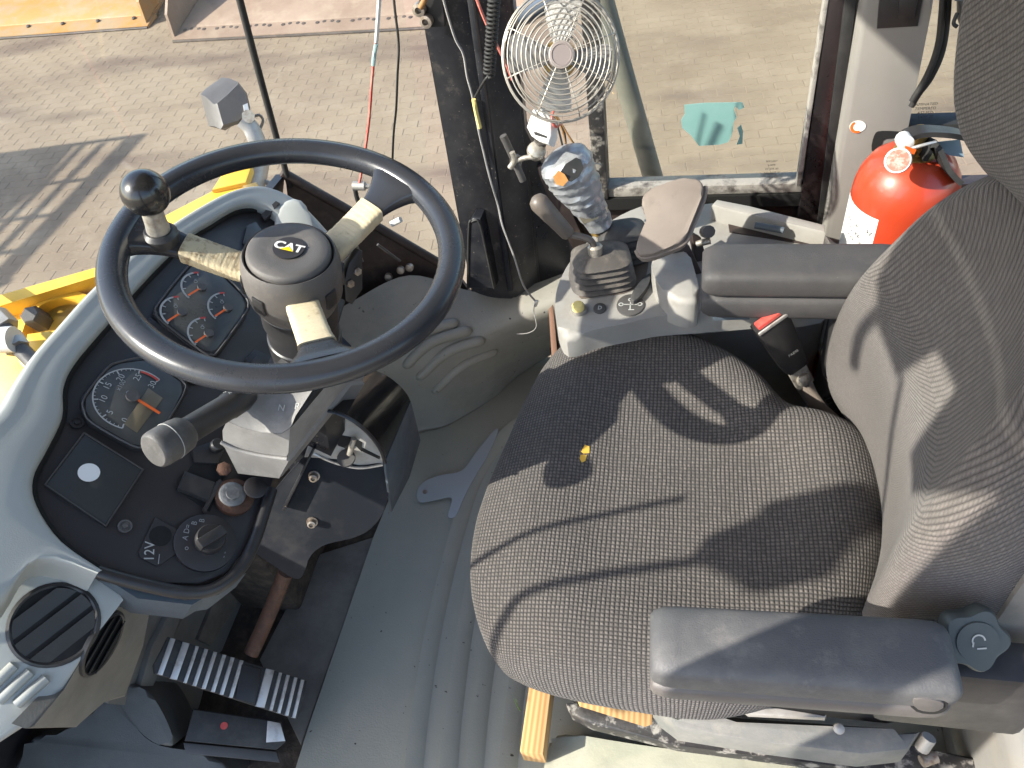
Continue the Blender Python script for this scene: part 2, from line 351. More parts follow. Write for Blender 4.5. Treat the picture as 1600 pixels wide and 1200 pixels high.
m_lamp = M('grey_lamp_housing', (0.07, 0.066, 0.064), 0.5, c2=(0.09, 0.084, 0.08), s2=8, grain=0.1, gs=300)
m_galv = M('galvanised_bracket', (0.4, 0.38, 0.35), 0.5, 0.5, c2=(0.3, 0.27, 0.23), s2=30)
m_rail = M('grey_green_rail_paint', (0.13, 0.135, 0.12), 0.55, c2=(0.19, 0.18, 0.15), s2=6)
m_rubber = M('dull_black_rubber', (0.016, 0.016, 0.016), 0.65, c2=(0.03, 0.028, 0.026), s2=30)
m_redw = M('red_wire', (0.5, 0.09, 0.07), 0.5, c2=(0.55, 0.25, 0.2), s2=30)
m_greyw = M('grey_wire', (0.28, 0.27, 0.26), 0.5)
m_brownw = M('brown_wire', (0.3, 0.16, 0.06), 0.5)
m_gauge = M('gauge_face', (0.055, 0.058, 0.058), 0.35, c2=(0.08, 0.082, 0.08), s2=14, dust=(0.09, 0.088, 0.082), ds=20, dlo=0.5, dhi=0.9)
m_frame = M('weathered_frame_paint', (0.03, 0.028, 0.028), 0.5, c2=(0.3, 0.28, 0.25), s2=35, lo=0.52, hi=0.62, dust=(0.2, 0.17, 0.14), ds=12, dlo=0.55, dhi=0.9, grain=0.3, gs=150)
m_seal = M('grimy_grey_seal', (0.3, 0.28, 0.25), 0.7, c2=(0.06, 0.05, 0.045), s2=22, lo=0.5, hi=0.66, dust=(0.45, 0.42, 0.38), ds=30, dlo=0.55, dhi=0.75, grain=0.4, gs=150)
m_pillg = M('taupe_grey_pillar_trim', (0.235, 0.22, 0.2), 0.6, c2=(0.2, 0.19, 0.175), s2=3, dust=(0.22, 0.2, 0.17), ds=4, dlo=0.55, dhi=0.95, grain=0.12, gs=700)
m_knob = M('grey_green_knob', (0.045, 0.055, 0.055), 0.45, c2=(0.06, 0.068, 0.066), s2=14)
m_wood = wood('pine_wood', (0.56, 0.35, 0.15), (0.40, 0.21, 0.075), 34.0)
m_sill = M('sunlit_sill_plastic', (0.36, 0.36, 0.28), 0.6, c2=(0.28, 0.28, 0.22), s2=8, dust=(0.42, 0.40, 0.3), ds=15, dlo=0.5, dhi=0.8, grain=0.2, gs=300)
m_glass = glass('windscreen_glass', dirt=0.06, refl=0.05)
m_glassr = glass('side_window_glass', tint=(0.9, 0.93, 0.86), dirt=0.06, refl=0.05)
m_lens = glass('gauge_lens', tint=(1, 1, 1), dirt=0.02, refl=0.06)
m_teal = M('teal_torn_sticker', (0.2, 0.37, 0.34), 0.5, c2=(0.23, 0.4, 0.37), s2=20)
m_grass = M('grass_blade', (0.1, 0.2, 0.03), 0.6)
m_straw = M('yellow_stain', (0.7, 0.42, 0.06), 0.8)
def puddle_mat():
    m, nt, N, L, bs = nodes_of('puddle_painted_sky'); bs.inputs['Base Color'].default_value = (0.40, 0.42, 0.43, 1); bs.inputs['Roughness'].default_value = 0.2; bs.inputs['Specular IOR Level'].default_value = 0.6  # pale base colour stands in for the sky mirrored in the water
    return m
m_puddle_sky = puddle_mat()
# ------------------------------------------------------------------ yard
GZ = -1.9
def paver_material():
    m, nt, N, L, bs = nodes_of('concrete_paver')
    pos = N.new('ShaderNodeNewGeometry').outputs['Position']; oi = N.new('ShaderNodeObjectInfo'); isl = N.new('ShaderNodeNewGeometry').outputs['Random Per Island']
    r = math_(N, L, 'FRACT', math_(N, L, 'ADD', oi.outputs['Random'], isl))
    c = mixc(N, L, r, (0.222, 0.173, 0.116), (0.244, 0.192, 0.131))
    c = mixc(N, L, ramp(N, L, noise(N, L, pos, 0.5, 6.0, 0.6), 0.42, 0.62), c, (0.175, 0.13, 0.088))
    c = mixc(N, L, ramp(N, L, noise(N, L, pos, 1.7, 8.0, 0.7), 0.5, 0.72), c, (0.255, 0.204, 0.143))
    st = N.new('ShaderNodeTexNoise'); st.inputs['Scale'].default_value = 0.55; st.inputs['Detail'].default_value = 6
    mp = N.new('ShaderNodeMapping'); mp.inputs['Location'].default_value = (3.1, 7.7, 0); mp.inputs['Scale'].default_value = (0.8, 2.2, 1); L.new(pos, mp.inputs['Vector']); L.new(mp.outputs[0], st.inputs['Vector'])
    c = mixc(N, L, ramp(N, L, st.outputs['Fac'], 0.54, 0.68), c, (0.125, 0.09, 0.066))
    L.new(c, bs.inputs['Base Color']); bs.inputs['Roughness'].default_value = 0.9
    bump(N, L, bs, noise(N, L, pos, 60.0, 4.0, 0.7), 0.4, 0.01); return m
m_paver = paver_material()
m_sand = M('joint_sand', (0.2, 0.153, 0.105), 0.95, c2=(0.225, 0.177, 0.124), s2=2, grain=0.5, gs=60)
bm = nb(); a_poly(bm, [V((-150, -150, GZ - 0.0022)), V((150, -150, GZ - 0.0022)), V((150, 150, GZ - 0.0022)), V((-150, 150, GZ - 0.0022))])
ground = tag(finish('ground', bm, m_sand), 'sunlit paved yard around the machine', kind='structure')
PL, PW, ZG = 0.24, 0.12, 0.012
def paver_outline(gap=0.003):
    xs = [0, PL / 4, PL / 2, 3 * PL / 4, PL]; tri = [0, ZG, 0, ZG, 0]
    p = [(x if 0 < x < PL else (gap / 2 if x == 0 else PL - gap / 2), t + gap / 2) for x, t in zip(xs, tri)]
    q = [(x if 0 < x < PL else (gap / 2 if x == 0 else PL - gap / 2), t + PW - gap / 2) for x, t in zip(xs, tri)]
    return p + q[::-1]
out2 = paver_outline(); out1 = [(PL / 2 + (x - PL / 2) * 0.975, PW / 2 + ZG / 2 + (y - PW / 2 - ZG / 2) * 0.955) for x, y in out2]
prot = math.radians(6); pc, ps = math.cos(prot), math.sin(prot)
def p_world(x, y): return V((x * pc - y * ps, x * ps + y * pc, GZ))
def add_paver(bm, x, y, local=False):
    f = (lambda a, b, z: V((a * pc - b * ps, a * ps + b * pc, z))) if local else (lambda a, b, z: p_world(x + a, y + b) + V((0, 0, z)))
    top = [bm.verts.new(f(a, b, 0.0)) for a, b in out1]; bot = [bm.verts.new(f(a, b, -0.006)) for a, b in out2]
    bm.faces.new(top); n = len(top)
    for i in range(n): bm.faces.new((bot[i], bot[(i + 1) % n], top[(i + 1) % n], top[i]))
def inside(poly, x, y):
    c = False
    for i in range(len(poly)):
        (x1, y1), (x2, y2) = poly[i - 1], poly[i]
        if (y1 > y) != (y2 > y) and x < (x2 - x1) * (y - y1) / (y2 - y1) + x1: c = not c
    return c
seen = ([(0, 60), (240, 60), (650, 60), (690, 400), (600, 330), (440, 260), (330, 235), (200, 300), (150, 400), (0, 430)], [(955, 12), (1290, 12), (1245, 280), (955, 275)])
cells = []
for j in range(int(1.5 / PW), int(13 / PW)):
    for i in range(int(-15 / PL), int(6 / PL)):
        x = i * PL + (PL / 2 if j % 2 else 0); y = j * PW
        w = p_world(x + PL / 2, y + PW / 2); sx, sy, zc = screen(w)
        if zc > 0: cells.append((any(inside(p, sx, sy) for p in seen), zc, x, y))
near = sorted((c for c in cells if c[0]), key=lambda c: c[1])[:300]; nearset = {(c[2], c[3]) for c in near}
bm = nb(); add_paver(bm, 0, 0, True); pm = bpy.data.meshes.new('paver'); bm.to_mesh(pm); bm.free(); pm.materials.append(m_paver)
for c in near:
    o = bpy.data.objects.new('paver', pm); scene.collection.objects.link(o); w = p_world(c[2], c[3]); w.z += random.uniform(-0.0008, 0.001)
    place(o, w, ground)
bm = nb()
for c in cells:
    if (c[2], c[3]) not in nearset: add_paver(bm, c[2], c[3])
tag(finish('paving', bm, m_paver, ground, smooth=False), kind='stuff')

# buckets set down in the yard
m_bora = M('worn_orange_bucket_paint', (0.36, 0.185, 0.045), 0.6, c2=(0.3, 0.215, 0.12), s2=1.6, lo=0.42, hi=0.6, dust=(0.27, 0.2, 0.135), ds=3.5, dlo=0.5, dhi=0.75)
m_brust = M('worn_brown_bucket_steel', (0.25, 0.18, 0.13), 0.65, c2=(0.19, 0.13, 0.09), s2=1.4, dust=(0.3, 0.23, 0.165), ds=3, dlo=0.5, dhi=0.75)
m_bdark = M('dark_bucket_edge', (0.05, 0.04, 0.035), 0.7, c2=(0.1, 0.075, 0.06), s2=6)
def bucket(name, label, A, B, mat, bolts, pairs=False, depth=1.5, side_open=True):
    e = (B - A).normalized(); b = ZA.cross(e); L_ = (B - A).length
    t = thing(name, A + (B - A) / 2, label, 'bucket', 'buckets standing in the yard')
    P = lambda s, d, z: A + e * s + b * d + ZA * z
    bm = nb(); a_loft(bm, [[P(s, 0.0, 0.0), P(s, 0.0, 0.03), P(s, 0.26, 0.075), P(s, 0.26, 0.03)] for s in (0, L_)]); finish('cutting_edge', bm, mat, t, smooth=False)
    bm = nb(); prof = [(0.22, 0.06), (0.24, 0.085), (0.7, 0.17), (1.1, 0.25), (1.35, 0.42), (1.45, 0.7), (1.35, 1.05)]
    a_grid(bm, [[P(s, d, z) for d, z in prof] for s in (0.02, L_ - 0.02)]); a_grid(bm, [[P(s, d + 0.03, z - 0.03) for d, z in prof] for s in (0.02, L_ - 0.02)]); finish('floor_plate', bm, mat, t, angle=50)
    for s in (0.0, L_ - 0.035):
        pts = [P(s, 0.05, 0.03), P(s, 0.1, 0.28), P(s, 0.75, 0.85), P(s, 1.3, 1.05), P(s, 1.45, 0.7), P(s, 1.35, 0.4), P(s, 1.1, 0.2), P(s, 0.25, 0.03)]
        bm = nb(); a_slab(bm, pts, e, 0.035); finish('side_plate', bm, mat, t, smooth=False)
    tube('wear_lip', [P(0, -0.012, 0.012), P(L_ * 0.5, -0.02, 0.012), P(L_, -0.012, 0.012)], 0.016, m_bdark, t, 6, 4)
    nrm = (ZA - b * 0.18).normalized()
    for k in range(bolts):
        s = L_ * (k + 0.5) / bolts
        for q in ((-0.13, -0.05, 0.05, 0.13) if pairs else (0.0,)):
            bm = nb(); o = P(s + q, 0.17 + (0.02 if pairs and abs(q) < 0.1 else 0), 0.062); a_lathe(bm, o, nrm, [(0.028, -0.01), (0.028, 0.012), (0.018, 0.02)] if not pairs else [(0.026, 0.0), (0.022, 0.004)], 10); finish('bolt', bm, m_bdark, t)
    return t
bucket('orange_loader_bucket', 'worn orange bucket with bolted cutting edge lying beyond the windscreen', Pz(-330, 85, GZ), Pz(232, 44, GZ), m_bora, 11)
bucket('brown_loader_bucket', 'brown steel bucket with slotted bolt holes behind the black windscreen seam', Pz(272, 66, GZ), Pz(830, 36, GZ), m_brust, 10, pairs=True)
# toothed bucket, its teeth reach in at the top of the side window
A, B = Pz(935, -14, GZ), Pz(1330, -22, GZ)
tb = thing('toothed_bucket', (A + B) / 2, 'grey toothed bucket, tooth tips just entering at top of side window', 'bucket', 'buckets standing in the yard')
e = (B - A).normalized(); b = ZA.cross(e); L_ = (B - A).length
bm = nb(); a_loft(bm, [[A + e * s + ZA * 0.05, A + e * s + ZA * 0.1, A + e * s + b * 1.4 + ZA * 0.25, A + e * s + b * 1.5 + ZA * 0.9, A + e * s + b * 1.54 + ZA * 0.9, A + e * s + b * 1.4 + ZA * 0.2] for s in (0, L_)]); finish('bucket_shell', bm, m_brust, tb, smooth=False)
for k in range(5):
    o = A + e * (L_ * (k + 0.15) / 4.4) + ZA * 0.09
    bm = nb(); a_loft(bm, [[o - b * d + e * w * sx + ZA * (h * sz - d * 0.12) for sx, sz in ((-1, -1), (1, -1), (1, 1), (-1, 1))] for d, w, h in ((-0.15, 0.1, 0.08), (0.06, 0.1, 0.07), (0.16, 0.075, 0.045), (0.24, 0.06, 0.02))]); finish('tooth', bm, m_lamp, tb, smooth=False)

# overhead lattice canopy out of view whose barred shadow lies on the paving
gu = thing('shadow_lattice', (-9.3, 3.6, GZ), 'overhead steel lattice canopy out of view, casting a barred shadow', 'canopy')
HZ = 0.9
def gbar(name, x0, y0, x1, y1, w, z0=HZ, z1=HZ): return tube(name, [V((x0, y0, z0)), V((x1, y1, z1))], w, m_bdark, gu, 6, 1)
gbar('edge_beam', -8.6, 4.27, -10.6, 3.95, 0.035); gbar('edge_beam', -8.6, 4.27, -8.72, 2.0, 0.075)
for k in range(2): gbar('slat', -8.92 - 0.22 * k, 4.16, -8.98 - 0.2 * k, 2.0, 0.03)
for y in (3.55, 3.0, 2.5): gbar('cross_slat', -8.6 - (4.27 - y) * 0.05, y, -9.5, y - 0.12, 0.03)
bm = nb(); a_slab(bm, [V((x, y, HZ + 0.02)) for x, y in ((-9.25, 4.15), (-10.6, 3.95), (-10.6, 1.6), (-9.4, 1.9), (-9.22, 3.4))], ZA, 0.03); finish('shadow_sheet', bm, m_bdark, gu, smooth=False)
for x, y in ((-8.62, 2.1), (-10.5, 3.9), (-10.5, 1.7)): gbar('post', x, y, x, y, 0.06, GZ, HZ)

# ------------------------------------------------------------------ front of the machine, seen through the windscreen
fr = thing('loader_front_frame', Px(70, 600, -1.5), 'yellow steel front frame of the loader seen past the dashboard', 'machine frame')
f1 = Frame(Px(70, 520, -1.55), (0.12, -0.40, 0.90))
slab('frame_plate', [f1.px(*p) for p in ((-120, 520), (0, 478), (150, 432), (260, 400), (300, 480), (200, 620), (0, 760), (-140, 760))], f1.n, 0.08, m_yel, fr, 0.01)
f1b = f1.off(0.06)
slab('top_flange', [f1b.px(*p) for p in ((-120, 492), (0, 461), (150, 418), (262, 385), (264, 396), (150, 432), (0, 478), (-120, 510))], f1.n, 0.1, m_yel, fr, 0.008)
bm = nb(); c = f1.px(92, 520, 0.02); a_lathe(bm, c, f1.n, [(0.115, -0.03), (0.115, 0.0), (0.09, 0.008), (0.085, -0.02)], 32); finish('bearing_boss', bm, m_yel, fr)
slab('lower_bracket', [f1.px(*p, 0.07) for p in ((40, 520), (75, 515), (105, 530), (60, 560), (36, 545))], f1.n, 0.07, m_yel, fr, 0.01)
bm = nb(); a_lathe(bm, f1.px(56, 497, 0.03), f1.n, [(0.026, -0.03), (0.026, 0.02), (0.021, 0.026)], 6); finish('hex_bolt', bm, m_lamp, fr)
tube('hydraulic_hose', [f1.px(-60, 440, 0.12), f1.px(-10, 490, 0.14), f1.px(18, 530, 0.14), f1.px(55, 570, 0.12), f1.px(90, 620, 0.1)], 0.019, m_lamp, fr, 10)
for a_, b_ in (((-8, 492), (12, 512)), ((14, 525), (28, 545))): tube('hose_fitting', [f1.px(*a_, 0.14), f1.px(*b_, 0.14)], 0.027, m_galv, fr, 6, 1)
tube('cylinder_rod', [f1.px(-120, 540, 0.16), f1.px(22, 530, 0.16)], 0.03, m_white, fr, 14, 1)
slab('step_plate', [f1.px(*p, -0.25) for p in ((-120, 610), (30, 640), (60, 700), (-120, 700))], f1.n, 0.05, m_yel, fr, 0.01)
fd = thing('front_fender', Px(340, 320, -1.45), 'yellow front fender carrying the work light on the right', 'fender')
f2 = Frame(Px(340, 310, -1.5), (0.15, -0.40, 0.90))
slab('fender_top', [f2.px(*p) for p in ((180, 380), (262, 335), (332, 296), (386, 284), (412, 292), (416, 318), (350, 370), (240, 440))], f2.n, 0.05, m_yel, fd, 0.012)
slab('fender_edge', [f2.px(*p, 0.02) for p in ((330, 297), (346, 272), (386, 238), (392, 262), (384, 285))], f2.n, 0.03, m_yel, fd, 0.006)
slab('bracket_plate', [f2.px(*p, 0.035) for p in ((378, 290), (400, 284), (410, 306), (396, 318))], f2.n, 0.02, m_brass, fd, 0.003)
wl_ = thing('work_light', Px(400, 225, -1.5), 'square grey work light on a bolted bracket outside the windscreen', 'work light')
f3 = Frame(Px(356, 165, -1.5), (0.62, -0.5, 0.6))
o3 = [f3.px(*p) for p in ((334, 163), (352, 148), (372, 128), (386, 146), (391, 168), (388, 180), (372, 194), (345, 202))]
bk = [f3.px(*p, -0.07) for p in ((313, 147), (322, 138), (346, 121), (364, 125), (376, 150), (374, 180), (352, 204), (326, 197))]
bm = nb(); a_loft(bm, [bk, [bk[i].lerp(o3[i], 0.45) + f3.n * 0.012 for i in range(8)], o3, [V(sum(((o3[k] for k in range(8))), V((0, 0, 0))) / 8).lerp(o3[i], 0.86) + f3.n * 0.012 for i in range(8)]])
finish('lamp_housing', bm, m_lamp, wl_, angle=25)
slab('rating_tag', [f3.px(*p, 0.016) for p in ((380, 164), (387, 161), (389, 172), (382, 176))], f3.n, 0.004, m_white, wl_)
tube('bracket_arm', [f3.px(378, 188, 0.02), f3.px(392, 200, 0.02), f3.px(402, 222, 0.02), f3.px(408, 250, 0.0), f3.px(398, 300, 0.0)], 0.022, m_galv, wl_, 8, sx=1.6)
tube('swivel_bolt', [f3.px(388, 182, 0.05), f3.px(388, 182, -0.05)], 0.022, m_metal, wl_, 8, 1)
tube('wire_loop', [f3.px(398, 198, 0.02), f3.px(396, 184, 0.02), f3.px(405, 180, 0.02), f3.px(411, 188, 0.02), f3.px(407, 200, 0.02)], 0.005, m_lamp, wl_, 6)
for k, pth in enumerate((((402, 286), (412, 280), (420, 290), (430, 298)), ((400, 300), (408, 287), (418, 284), (428, 292)))): tube('loose_wire', [f3.px(*p, 0.0) for p in pth], 0.006, m_greyw, wl_, 6)
hr = thing('outside_handrail', Py(985, 150, 1.62), 'grey tubular handrail slanting past the side window outside', 'handrail')
tube('rail_tube', [Py(925, -60, 1.66), Py(975, 120, 1.62), Py(1024, 290, 1.58), Py(1050, 380, 1.56)], 0.024, m_rail, hr, 12, sx=1.0)
hb = thing('mirror_arm', Py(790, 35, 1.6), 'blue grey tubular mirror arm behind the fan outside', 'mirror arm')
tube('arm_tube', [Py(700, 82, 1.55), Py(790, 38, 1.6), Py(900, -20, 1.66)], 0.02, M('blue_grey_paint', (0.12, 0.15, 0.19), 0.4), hb, 10)

# ------------------------------------------------------------------ cab shell
RY = 1.36                                       # inner face of the right hand side
floor = tag(box('cab_floor', (-1.3, -0.12, -0.12), (1.05, 1.42, -0.035), m_dirt, None, 0.0), 'dark dirty cab floor pan under the mats', kind='structure')
bm = nb(); P0 = [V((-0.690, -0.10, 0)), V((-0.690, 0.40, 0)), V((-0.678, 0.826, 0)), V((-0.65, 1.13, 0)), V((-0.60, 1.42, 0)), V((0.95, 1.42, 0)), V((0.95, -0.10, 0))]
a_slab(bm, P0, ZA, 0.03, 0.008); mat_ = finish('floor_mat', bm, m_floor, floor)
for pth in (((730, 1215), (742, 1100), (765, 960), (800, 830), (838, 730), (870, 640)), ((782, 1215), (797, 1080), (822, 950), (850, 850), (880, 760)),
            ((690, 1215), (700, 1110), (722, 960), (757, 815), (800, 715), (845, 650)), ((636, 1215), (648, 1110), (672, 970), (710, 820), (742, 735), (790, 672), (840, 640))):
    bm = nb(); c = crom([Pz(x, y, 0.0) for x, y in pth], 6)
    rows = [[], [], [], []]
    for i, p in enumerate(c):
        d = (c[min(i + 1, len(c) - 1)] - c[max(i - 1, 0)]).normalized(); s = V((d.y, -d.x, 0))
        if s.x > 0: s = -s
        for r, (w, z) in zip(rows, ((0.0, -0.002), (0.004, 0.0095), (-0.022, 0.008), (-0.032, -0.002))): r.append(p + s * w + ZA * z)
    a_grid(bm, rows); finish('rib', bm, m_floor, mat_, angle=50)
bm = nb(); a_slab(bm, [Pz(585, 838, -0.01), Pz(470, 1165, -0.01), Pz(405, 1030, -0.01), Pz(470, 905, -0.01), Pz(500, 865, -0.01)], ZA, 0.02, 0.004); finish('toe_board', bm, m_toe, floor)
tag(slab('puddle', crom([Pz(x, y, 0.0112) for x, y in ((652, 768), (664, 752), (690, 742), (722, 735), (745, 705), (772, 672), (778, 676), (762, 712), (745, 740), (726, 775), (712, 806), (700, 806), (706, 778), (680, 781), (656, 784))], 4, True), ZA, 0.001, m_puddle_sky, None), 'shallow puddle, sky reflection painted pale, on the floor mat beside the seat', 'puddle')
slab('screw_head', disc_pts(V((0, 0, 0)) + Pz(664, 768, 0.0125), ZA, 0.006, 10), ZA, 0.002, m_bolt, floor)

# raised moulding in the front right corner
from mathutils.bvhtree import BVHTree
r0 = [Pz(600, 700, 0.004), Pz(652, 672, 0.004), Pz(702, 660, 0.004), Pz(770, 622, 0.004), Pz(815, 585, 0.004), Pz(880, 545, 0.004)]
r1 = [Py(560, 570, 1.10), Py(605, 570, 1.12), Py(672, 560, 1.15), Py(740, 535, 1.20), Py(800, 508, 1.24), Py(885, 480, 1.28)]
r2 = [Py(505, 500, 1.15), Py(552, 470, 1.20), Py(640, 430, 1.27), Py(738, 455, 1.31), Py(806, 452, 1.33), Py(885, 425, 1.36)]
cols = [crom([r0[i] - V(((r1[i] - r0[i]).x, (r1[i] - r0[i]).y, 0)) * 0.35 - V((0, 0.02, 0.001)), r0[i] + V((0, 0, 0.004)), r0[i].lerp(r1[i], 0.4) + V((0, 0.0, -0.012)), r1[i], r2[i]], 6) for i in range(6)]
rows = [crom([c[k] for c in cols], 6) for k in range(len(cols[0]))]
bm = nb(); a_grid(bm, rows); bmesh.ops.recalc_face_normals(bm, faces=bm.faces[:]); bvh = BVHTree.FromBMesh(bm)
def hit(px, py): return bvh.ray_cast(CAM, ray(px, py).normalized())[0]
m_mould = M('footrest_moulding', (0.26, 0.25, 0.22), 0.5, c2=(0.2, 0.195, 0.175), s2=5, dust=(0.34, 0.31, 0.26), ds=6, dlo=0.5, dhi=0.9, grain=0.3, gs=260, spk=(0.03, 0.028, 0.026), sps=60, spl=0.71)
mould = finish('corner_moulding', bm, m_mould, floor, angle=70)
for pth in (((606, 556), (645, 524), (717, 503)), ((631, 574), (674, 535), (738, 515)), ((652, 592), (698, 551), (758, 530)), ((676, 613), (722, 571), (777, 547))):
    q = [hit(*p) for p in pth]
    if all(q):
        c = crom([CAM + (p - CAM) * 1.0005 for p in q], 8); bm = nb(); a_tube(bm, c, lambda t: 0.0135 * min(1, 0.35 + 8 * min(t, 1 - t)), 12); finish('rib', bm, m_mould, mould, angle=70)

# right front pillar with the gusset and grab handle
def line_to(p, q, z): return p + (q - p) * ((z - p.z) / (q.z - p.z))
pl = thing('front_pillar', Py(768, 455, 1.32), 'scratched black steel pillar between the windscreen and side window', 'pillar')
bl, br = Py(735, 458, 1.31), Py(802, 460, 1.30); tl, tr = line_to(bl, Py(652, 0, 1.30), 1.74), line_to(br, Py(742, 0, 1.31), 1.74)
bl2, br2 = line_to(tl, bl, 0.26), line_to(tr, br, 0.26)
dp = V((0.03, 0.10, 0)); bm = nb()
a_loft(bm, [[bl2, br2, br2 + V((0.055, 0.05, 0)), br2 + V((0.05, 0.11, 0)), bl2 + dp], [tl, tr, tr + V((0.055, 0.05, 0)), tr + V((0.05, 0.11, 0)), tl + dp]])
bmesh.ops.recalc_face_normals(bm, faces=bm.faces[:]); bmesh.ops.bevel(bm, geom=bm.edges[:], offset=0.006, segments=2, affect='EDGES'); finish('post', bm, m_pillar, pl, angle=50)
fp = Frame(Py(700, 100, 1.30), (br - bl).cross(tl - bl) * -1); fp = fp if fp.n.dot(CAM - fp.o) > 0 else Frame(fp.o, -fp.n)
fp.o = bl
slab('bolt_plate', [fp.px(*p, 0.008) for p in ((657, -20), (690, -20), (695, 42), (664, 44))], fp.n, 0.006, m_blk, pl, 0.002)
for x, y in ((657, 12), (668, 30)): bm = nb(); a_lathe(bm, fp.px(x, y, 0.008), fp.n, [(0.011, 0), (0.011, 0.012), (0.006, 0.013), (0.006, 0.004)], 16); finish('bolt', bm, m_bolt, pl)
tube('yellow_lug', [fp.px(657, 12, 0.02), fp.px(664, -2, 0.02), fp.px(668, -20, 0.02)], 0.005, m_brownw, pl, 8)
slab('seam_strip', [fp.px(*p, 0.006) for p in ((728, -10), (737, -10), (801, 455), (794, 456))], fp.n, 0.01, m_blkpaint, pl, 0.002)
pts = crom([fp.px(*p, 0.018) for p in ((727, 455), (730, 350), (737, 341), (748, 343), (757, 380), (776, 455))], 5)
bm = nb(); a_slab(bm, [fp.px(*p, 0.03) for p in ((728, 452), (731, 352), (738, 342), (750, 343), (757, 372), (774, 452))], fp.n, 0.035, 0.006, 3); finish('grab_handle', bm, m_blkpaint, pl)
tube('handle_rim', [fp.px(*p, 0.03) for p in ((731, 450), (733, 356), (738, 346), (748, 346), (756, 375), (772, 450))], 0.003, m_rubber, pl, 6, 5)
gs_ = thing('side_gusset', Py(830, 380, RY), 'black steel gusset sloping down from the pillar to the console', 'gusset')
slab('gusset_plate', [Py(*p, RY) for p in ((752, -10), (772, 90), (800, 160), (850, 262), (918, 402), (905, 470), (800, 470), (790, 300))], -YA, 0.03, m_blkpaint, gs_, 0.004)
slab('gusset_flange', [Py(*p, RY - 0.012) for p in ((838, 262), (858, 258), (925, 400), (912, 420), (868, 340))], -YA, 0.012, m_brownp, gs_, 0.002)
for x, y in ((783, 262), (806, 232)): bm = nb(); a_lathe(bm, Py(x, y, RY), -YA, [(0.008, 0), (0.007, 0.005)], 12); finish('bolt', bm, m_rubber, gs_)

# windscreen with its corner seam and the quarter pane
S0 = Py(445, 272, 1.25); S1 = line_to(S0, Py(375, 0, 1.22), 1.72)
ws = thing('windscreen', (-0.83, 0.6, 0.7), 'large dusty windscreen in front of the dashboard', 'windscreen')
N0, N1 = V((-0.90, -0.06, 0.72)), V((S1.x - 0.03, -0.06, 1.72))
bm = nb(); a_poly(bm, [N0, S0, S1, N1]); finish('front_pane', bm, m_glass, ws, smooth=False)
Q0 = Py(695, 418, 1.335); Q1 = line_to(bl, tl, 1.72) + V((-0.005, 0.03, 0))
bm = nb(); a_poly(bm, [S0 + V((0.004, 0.004, 0)), Q0, Q1, S1 + V((0.004, 0.004, 0))]); finish('quarter_pane', bm, m_glass, ws, smooth=False)
tube('corner_seam', [S0 - ZA * 0.03, S0.lerp(S1, 0.25), S0.lerp(S1, 0.5), S1], 0.0065, m_rubber, ws, 8)
lp = tag(thing('front_lower_panel', (-0.75, 1.2, 0.2), 'black steel panel below the corner pane', 'panel'))
bm = nb(); E0, E1 = Py(742, 470, 1.335), Py(540, 490, 1.22); a_slab(bm, [S0, Q0 + V((0.02, 0, -0.01)), E0 + V((0.03, 0.02, -0.1)), E1 + V((-0.1, 0.0, -0.25)), V((-0.88, 1.15, 0.2))], (0.3, -1, 0.1), 0.02); finish('corner_panel', bm, m_brownp, lp)
bm = nb(); a_slab(bm, [S0 + V((0, 0, 0)), V((-0.96, -0.05, 0.72)), V((-1.28, -0.05, -0.02)), V((-1.12, 1.2, -0.02))], (1, 0, 0), 0.02); finish('front_panel', bm, m_blkpaint, lp)
tube('sill_edge', [S0 + V((-0.005, 0, 0.004)), S0.lerp(Q0, 0.5) + ZA * 0.004, Q0 + ZA * 0.004], 0.011, m_brownp, lp, 8, 1)
tube('stay_rod', [Py(590, 382, 1.2), Py(625, 408, 1.22)], 0.003, m_lamp, lp, 6, 1)
for x, y in ((626, 422), (640, 418), (607, 433)): bm = nb(); a_lathe(bm, Py(x, y, 1.265), (0.1, -1, 0.2), [(0.009, -0.005), (0.009, 0.004), (0.005, 0.006)], 10); finish('bolt', bm, m_bolt, lp)
wi = thing('shadow_wiper', (-0.92, 0.2, 0.75), 'added unseen wiper arm, placed to cast a thin shadow on the seat', 'wiper')  # guessed arm out of view, added to throw a thin line across the cushion
tube('shadow_wiper_arm', [V((-0.925, 0.16, 0.80)), V((-0.91, 0.16, 1.0)), V((-0.9, 0.163, 1.131)), V((-0.9, 0.143, 1.23)), V((-0.9, 0.12, 1.312))], 0.0055, m_rubber, wi, 8)
mi = thing('shadow_mirror', (-0.97, 0.0, 0.75), 'added unseen mirror on a curved stalk, shaped for its shadow on the seat', 'mirror')  # stalk and head are guessed, outlined to cast the cushion's line and blob
tube('shadow_mirror_stalk', [V((-0.97, -0.06, 0.95)), V((-0.97, -0.03, 1.10)), V((-0.97, 0.01, 1.16)), V((-0.97, 0.027, 1.2)), V((-0.97, 0.004, 1.294)), V((-0.97, -0.034, 1.398))], 0.0075, m_rubber, mi, 8)
bm = nb(); a_slab(bm, [V((-0.96, y, z)) for y, z in ((-0.034, 1.396), (-0.008, 1.415), (-0.009, 1.472), (0.006, 1.486), (-0.023, 1.593), (-0.071, 1.60), (-0.137, 1.538), (-0.120, 1.467), (-0.087, 1.443))], XA, 0.03, 0.006); finish('shadow_mirror_head', bm, m_blk, mi)
vz = thing('shadow_visor', (-0.8, 0.15, 1.72), 'added unseen visor bracket, shaped to shade the seat back', 'visor')  # invented plate, strap and cord, cut to throw shade on the backrest
